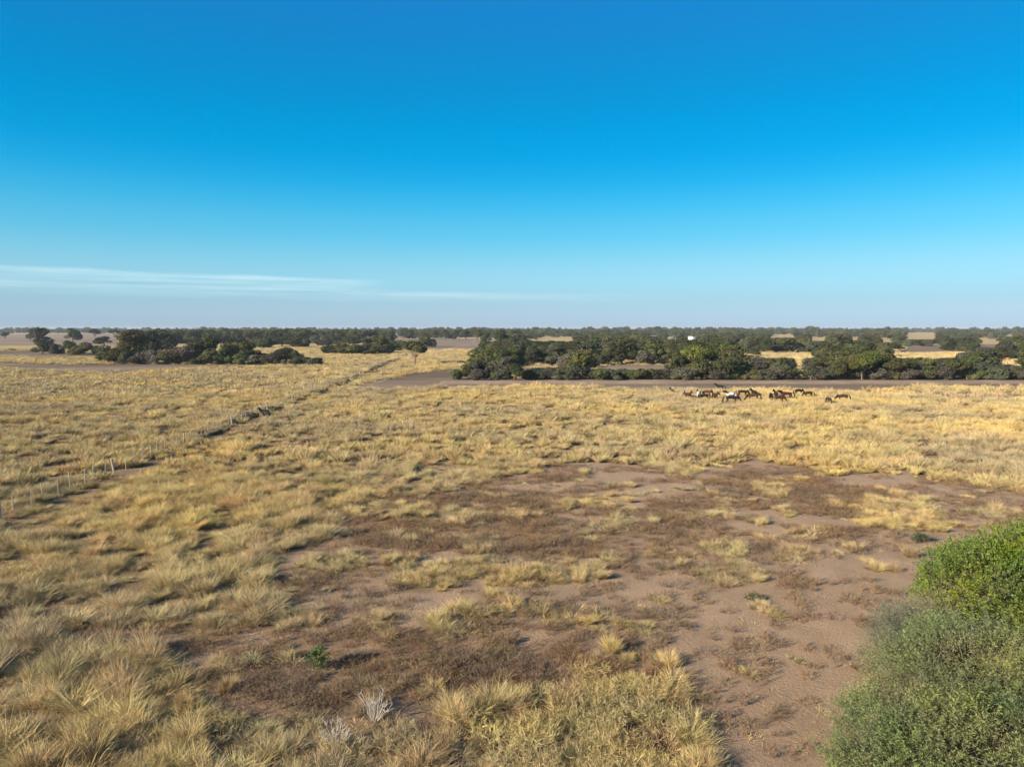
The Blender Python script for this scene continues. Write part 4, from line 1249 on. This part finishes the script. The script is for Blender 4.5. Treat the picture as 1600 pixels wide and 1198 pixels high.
def horse_mesh(pose):
    """one continuous body grown over a skeleton; x forward, feet at z = 0"""
    V = []; E = []; RAD = []

    def add(p, r, par=None):
        V.append(p); RAD.append(r if isinstance(r, tuple) else (r, r)); i = len(V) - 1
        if par is not None: E.append((par, i))
        return i
    pel = add((-0.55, 0, 1.18), (0.26, 0.28))
    loin = add((-0.20, 0, 1.14), (0.27, 0.29), pel)
    chest = add((0.25, 0, 1.12), (0.26, 0.31), loin)
    sho = add((0.58, 0, 1.16), (0.21, 0.27), chest)
    rump = add((-0.80, 0, 1.14), (0.17, 0.19), pel)
    if pose == 'graze':
        n1 = add((0.90, 0.02, 1.06), (0.12, 0.20), sho); n2 = add((1.16, 0.04, 0.76), (0.09, 0.14), n1); po = add((1.34, 0.05, 0.48), (0.085, 0.11), n2)
        f1 = add((1.38, 0.05, 0.28), (0.075, 0.10), po); mz = add((1.36, 0.05, 0.07), (0.05, 0.06), f1)
        ears = [((1.40, 0.11, 0.52), (1.50, 0.13, 0.55)), ((1.40, -0.01, 0.52), (1.50, -0.03, 0.55))]
    elif pose == 'up':
        n1 = add((0.82, 0.0, 1.36), (0.14, 0.23), sho); n2 = add((1.00, 0.02, 1.56), (0.11, 0.17), n1); po = add((1.13, 0.03, 1.72), (0.10, 0.12), n2)
        f1 = add((1.32, 0.04, 1.60), (0.085, 0.11), po); mz = add((1.52, 0.05, 1.40), (0.06, 0.07), f1)
        ears = [((1.10, 0.09, 1.79), (1.10, 0.11, 1.92)), ((1.10, -0.03, 1.79), (1.10, -0.05, 1.92))]
    else:
        n1 = add((0.85, 0.04, 1.28), (0.12, 0.19), sho); n2 = add((1.10, 0.10, 1.42), (0.09, 0.13), n1); po = add((1.28, 0.14, 1.52), (0.085, 0.10), n2)
        f1 = add((1.42, 0.18, 1.36), (0.075, 0.10), po); mz = add((1.52, 0.21, 1.14), (0.05, 0.06), f1)
        ears = [((1.24, 0.21, 1.58), (1.24, 0.24, 1.70)), ((1.26, 0.08, 1.60), (1.26, 0.08, 1.72))]
    for a, b in ears:
        e = add(a, 0.030, po); add(b, 0.010, e)
    st = -0.12 if pose == 'walk' else 0.0
    for s in (1, -1):
        q = s * st
        h0 = add((-0.62, 0.15 * s, 0.98), (0.15, 0.13), pel); h1 = add((-0.50 + q, 0.17 * s, 0.72), (0.10, 0.085), h0)
        h2 = add((-0.74 + q, 0.17 * s, 0.48), (0.062, 0.055), h1); h3 = add((-0.70 + q * 1.4, 0.17 * s, 0.14), 0.040, h2); add((-0.66 + q * 1.5, 0.17 * s, 0.02), 0.058, h3)
        f0 = add((0.52, 0.15 * s, 0.86), (0.11, 0.10), sho); f1_ = add((0.52 - q, 0.16 * s, 0.48), 0.060, f0)
        f2 = add((0.53 - q * 1.3, 0.16 * s, 0.14), 0.038, f1_); add((0.57 - q * 1.3, 0.16 * s, 0.02), 0.056, f2)
    me = bpy.data.meshes.new('horse_skeleton'); me.from_pydata(V, E, [])
    o = bpy.data.objects.new('horse_skeleton', me); COL.objects.link(o)
    sk = o.modifiers.new('skin', 'SKIN'); sk.use_smooth_shade = True; sk.branch_smoothing = 0.4
    for i, sv in enumerate(me.skin_vertices[0].data):
        sv.radius = RAD[i]; sv.use_root = (i == 0)
    sb = o.modifiers.new('sub', 'SUBSURF'); sb.levels = 2; sb.render_levels = 2
    dg = bpy.context.evaluated_depsgraph_get()
    m2 = bpy.data.meshes.new_from_object(o.evaluated_get(dg)); m2.name = 'horse'
    bpy.data.objects.remove(o)
    # mane and tail, hanging hair strands
    g = np.random.default_rng(3)
    A_, B_ = np.array(V[sho]) + [0.1, 0, 0.22], np.array(V[po]) + [0.0, 0, 0.09]
    nn = 150; t = g.random(nn)
    side = norm(np.cross(B_ - A_, [0, 1, 0])); off = side * (0.17 - 0.09 * t[:, None]) * (1 if side[2] > 0 else -1)
    b = A_ + (B_ - A_) * t[:, None] + off
    d = norm(np.stack([g.normal(size=nn) * 0.15, np.full(nn, 0.55), np.full(nn, -0.5)], 1))
    vm, fm, _, _ = strips(b, d, 0.26 + 0.1 * g.random(nn), np.full(nn, 0.03), np.tile([[0, 0, -0.4]], (nn, 1)), 2, g=g)
    mane = mesh_np('mane', vm, fm, [MAT_MANE])
    nt_ = 90; b = np.array([-0.96, 0, 1.22]) + g.normal(size=(nt_, 3)) * 0.02
    d = norm(np.stack([-0.55 + g.normal(size=nt_) * 0.1, g.normal(size=nt_) * 0.12, np.full(nt_, -0.6)], 1))
    vt, ft, _, _ = strips(b, d, 0.6 + 0.25 * g.random(nt_), np.full(nt_, 0.035), np.tile([[0.30, 0, -0.55]], (nt_, 1)), 3, g=g)
    tail = mesh_np('tail', vt, ft, [MAT_MANE])
    return m2, mane, tail


HM = {p: horse_mesh(p) for p in ('graze', 'up', 'walk')}
GH = 'herd of horses grazing before the wood'
# foot pixel, pose, coat, heading in degrees (0 = towards the right of the view, 90 = away), size, label
HORSES = [(1050, 617, 'up', 'dark', 100, 0.75, 'small dark foal at the outer end of the herd'),
          (1068, 623, 'walk', 'dun', 250, 1.0, 'pale dun horse beside a dark bay at the herd edge'),
          (1076, 625, 'up', 'bay', 280, 0.92, 'dark bay horse facing out next to the pale dun horse'),
          (1091, 624, 'up', 'grey', 80, 0.95, 'whitish grey horse with raised head in the herd'),
          (1104, 622, 'graze', 'sorrel', 10, 1.05, 'light sorrel horse side-on beside the whitish grey horse'),
          (1101, 626, 'graze', 'dark', 200, 0.85, 'dark horse shape added for the shaded belly of the light sorrel horse'),  # added dark figure, stands in for the shade side under the sorrel horse
          (1117, 627, 'walk', 'bay', 275, 1.0, 'reddish bay horse seen end-on near the black horse'),
          (1125, 611, 'up', 'black', 165, 0.85, 'black horse with raised head on the bare dark strip'),
          (1142, 626, 'walk', 'pinto', 185, 1.05, 'black and white pinto horse behind the large black horse'),
          (1143, 633, 'graze', 'black', -8, 1.12, 'large black horse grazing in front of the pinto'),
          (1160, 622, 'graze', 'dark', 5, 1.05, 'dark brown horse with head down behind the pinto'),
          (1177, 628, 'graze', 'chestnut', 175, 1.0, 'chestnut horse grazing in front of a black one'),
          (1178, 622, 'walk', 'black', 95, 1.0, 'black horse seen from behind over the chestnut'),
          (1204, 626, 'graze', 'bay', 240, 0.95, 'brown bay horse half turned beside the slim black horse'),
          (1212, 624, 'walk', 'black', 80, 1.0, 'slim black horse seen from behind between two brown ones'),
          (1217, 631, 'graze', 'chestnut', 0, 0.95, 'bright chestnut horse deep in the straw grass'),
          (1229, 626, 'walk', 'bay', 170, 1.08, 'deep red bay horse standing tall side-on'),
          (1248, 619, 'graze', 'black', 15, 0.95, 'black horse grazing at the border of the bare strip'),
          (1245, 628, 'graze', 'chestnut', 70, 0.6, 'small brown foal nearly hidden in the grass'),
          (1263, 623, 'graze', 'chestnut', 190, 0.95, 'chestnut horse grazing past the small foal'),
          (1294, 634, 'graze', 'dark', 262, 1.0, 'dark horse seen end-on apart from the herd'),
          (1317, 629, 'graze', 'chestnut', 178, 1.0, 'chestnut horse grazing alone at the far end of the herd'),
          (412, 654, 'up', 'dun', 250, 0.92, 'pale dun horse standing alert at the wire fence'),
          (17, 548, 'graze', 'chestnut', 10, 1.0, 'chestnut horse grazing on the straw strip by the dark band'),
          (22, 549, 'graze', 'bay', 170, 1.0, 'bay horse grazing on the straw strip by the dark band')]
for (u, v, pose, ct, hd, s, lb) in HORSES:
    x, y = ground(u, v)
    body, mane, tail = HM[pose]
    o = link('horse', body.copy(), loc=(x, y, float(terrain(x, y))), rot=(0, 0, R(hd)), scale=(s * 0.95, s * 0.95, s * 0.93))
    o.data.materials.clear(); o.data.materials.append(COATS[ct])
    for p in o.data.polygons: p.use_smooth = True
    link('mane', mane, o); link('tail', tail, o)
    tag(o, lb, 'horse', GH if 1000 < u < 1400 else None)

# ------------------------------------------------------------------ farm buildings among the trees, and a pale pole
MAT_WHITE = noisy_mat('white_render', (0.80, 0.79, 0.76), (0.70, 0.69, 0.66), 1.5)
MAT_ROOF = noisy_mat('sheet_roof', (0.15, 0.145, 0.14), (0.11, 0.105, 0.10), 1.0, rough=0.8)
MAT_DOOR = noisy_mat('dark_door', (0.06, 0.05, 0.045), (0.09, 0.075, 0.06), 2.0)


def box(x0, x1, y0, y1, z0, z1):
    V = np.array([(x, y, z) for z in (z0, z1) for y in (y0, y1) for x in (x0, x1)], float)
    F = np.array([(0, 2, 3, 1), (4, 5, 7, 6), (0, 1, 5, 4), (2, 6, 7, 3), (0, 4, 6, 2), (1, 3, 7, 5)])
    return V, F


def building(name, u, v, w, d, h, wall, label, rot=0.15):
    x, y = ground(u, v)
    e = bpy.data.objects.new(name, None); COL.objects.link(e); e.location = (x, y, 0); e.rotation_euler = (0, 0, rot)
    V, F = box(-w / 2, w / 2, -d / 2, d / 2, -0.2, h)
    link('wall', mesh_np('wall', V, F, [wall]), e)
    o_ = 0.35; r = h + 0.8
    V = np.array([(-w / 2 - o_, -d / 2 - o_, h - 0.08), (w / 2 + o_, -d / 2 - o_, h - 0.08), (w / 2 + o_, 0, r), (-w / 2 - o_, 0, r), (-w / 2 - o_, d / 2 + o_, h - 0.08), (w / 2 + o_, d / 2 + o_, h - 0.08)])
    V = np.concatenate([V, V + [0, 0, 0.07]])
    F = np.array([(3, 2, 1, 0), (5, 2, 3, 4), (6, 7, 8, 9), (9, 8, 11, 10), (0, 1, 7, 6), (10, 11, 5, 4), (0, 6, 9, 3), (3, 9, 10, 4), (1, 2, 8, 7), (2, 5, 11, 8)])
    link('roof', mesh_np('roof', V, F, [MAT_ROOF if wall is not MAT_WHITE else MAT_WHITE]), e)
    V, F = box(-0.45, 0.45, -d / 2 - 0.05, -d / 2 + 0.02, 0, 2.05)
    link('door', mesh_np('door', V, F, [MAT_DOOR]), e)
    for s in (-1, 1):
        V, F = box(s * w * 0.3 - 0.4, s * w * 0.3 + 0.4, -d / 2 - 0.04, -d / 2 + 0.02, 1.0, 1.9)
        link('window', mesh_np('window', V, F, [MAT_DOOR]), e)
    tag(e, label, 'house' if wall is MAT_WHITE else 'shed')


building('white_house', 1080.5, 533.4, 4.6, 4.0, 3.3, MAT_WHITE, 'small white house half hidden among the trees', 0.0)
MAT_SHED = noisy_mat('grey_boards', (0.20, 0.19, 0.18), (0.15, 0.14, 0.13), 2.0)
building('shed', 1020, 531, 7.0, 5.0, 2.8, MAT_SHED, 'grey shed with low roof beyond an orange-tinged thicket', 0.4)
building('shed', 1050, 531.5, 5.0, 4.0, 2.5, MAT_SHED, 'small grey shed next to the white house', -0.2)
x, y = ground(621, 531)
V, F = tube([[0, 0, -0.3], [0, 0, 4], [0, 0, 6.6]], [0.35, 0.30, 0.26], 10)
po_ = link('pole', mesh_np('pole', V, F, [MAT_WHITE], smooth=True), loc=(x, y, 0))
tag(po_, 'pale upright pole in front of the far tree belt', 'pole')
V, F = tube([[0, 0, 6.55], [0, 0, 6.8]], [0.30, 0.12], 10); link('cap', mesh_np('cap', V, F, [MAT_POST]), po_)
V, F = box(-0.8, 0.8, -0.06, 0.06, 6.0, 6.15); link('crossarm', mesh_np('crossarm', V, F, [MAT_POST]), po_)

# ------------------------------------------------------------------ the dry hazy air
def build_haze():
    V, F = box(-13500, 13500, -3000, 13500, -1.0, 17.0)
    m, N, L = new_mat('haze_air')
    out = N.new('ShaderNodeOutputMaterial'); pv = N.new('ShaderNodeVolumePrincipled')
    pv.inputs['Color'].default_value = (0.80, 0.88, 1.0, 1); pv.inputs['Density'].default_value = 0.0001
    pv.inputs['Anisotropy'].default_value = 0.0
    L.new(pv.outputs[0], out.inputs['Volume'])
    o = link('haze', mesh_np('haze', V, F, [m]))
    tag(o, 'thin pale haze lying over the plain', 'haze', kind='stuff')


build_haze()
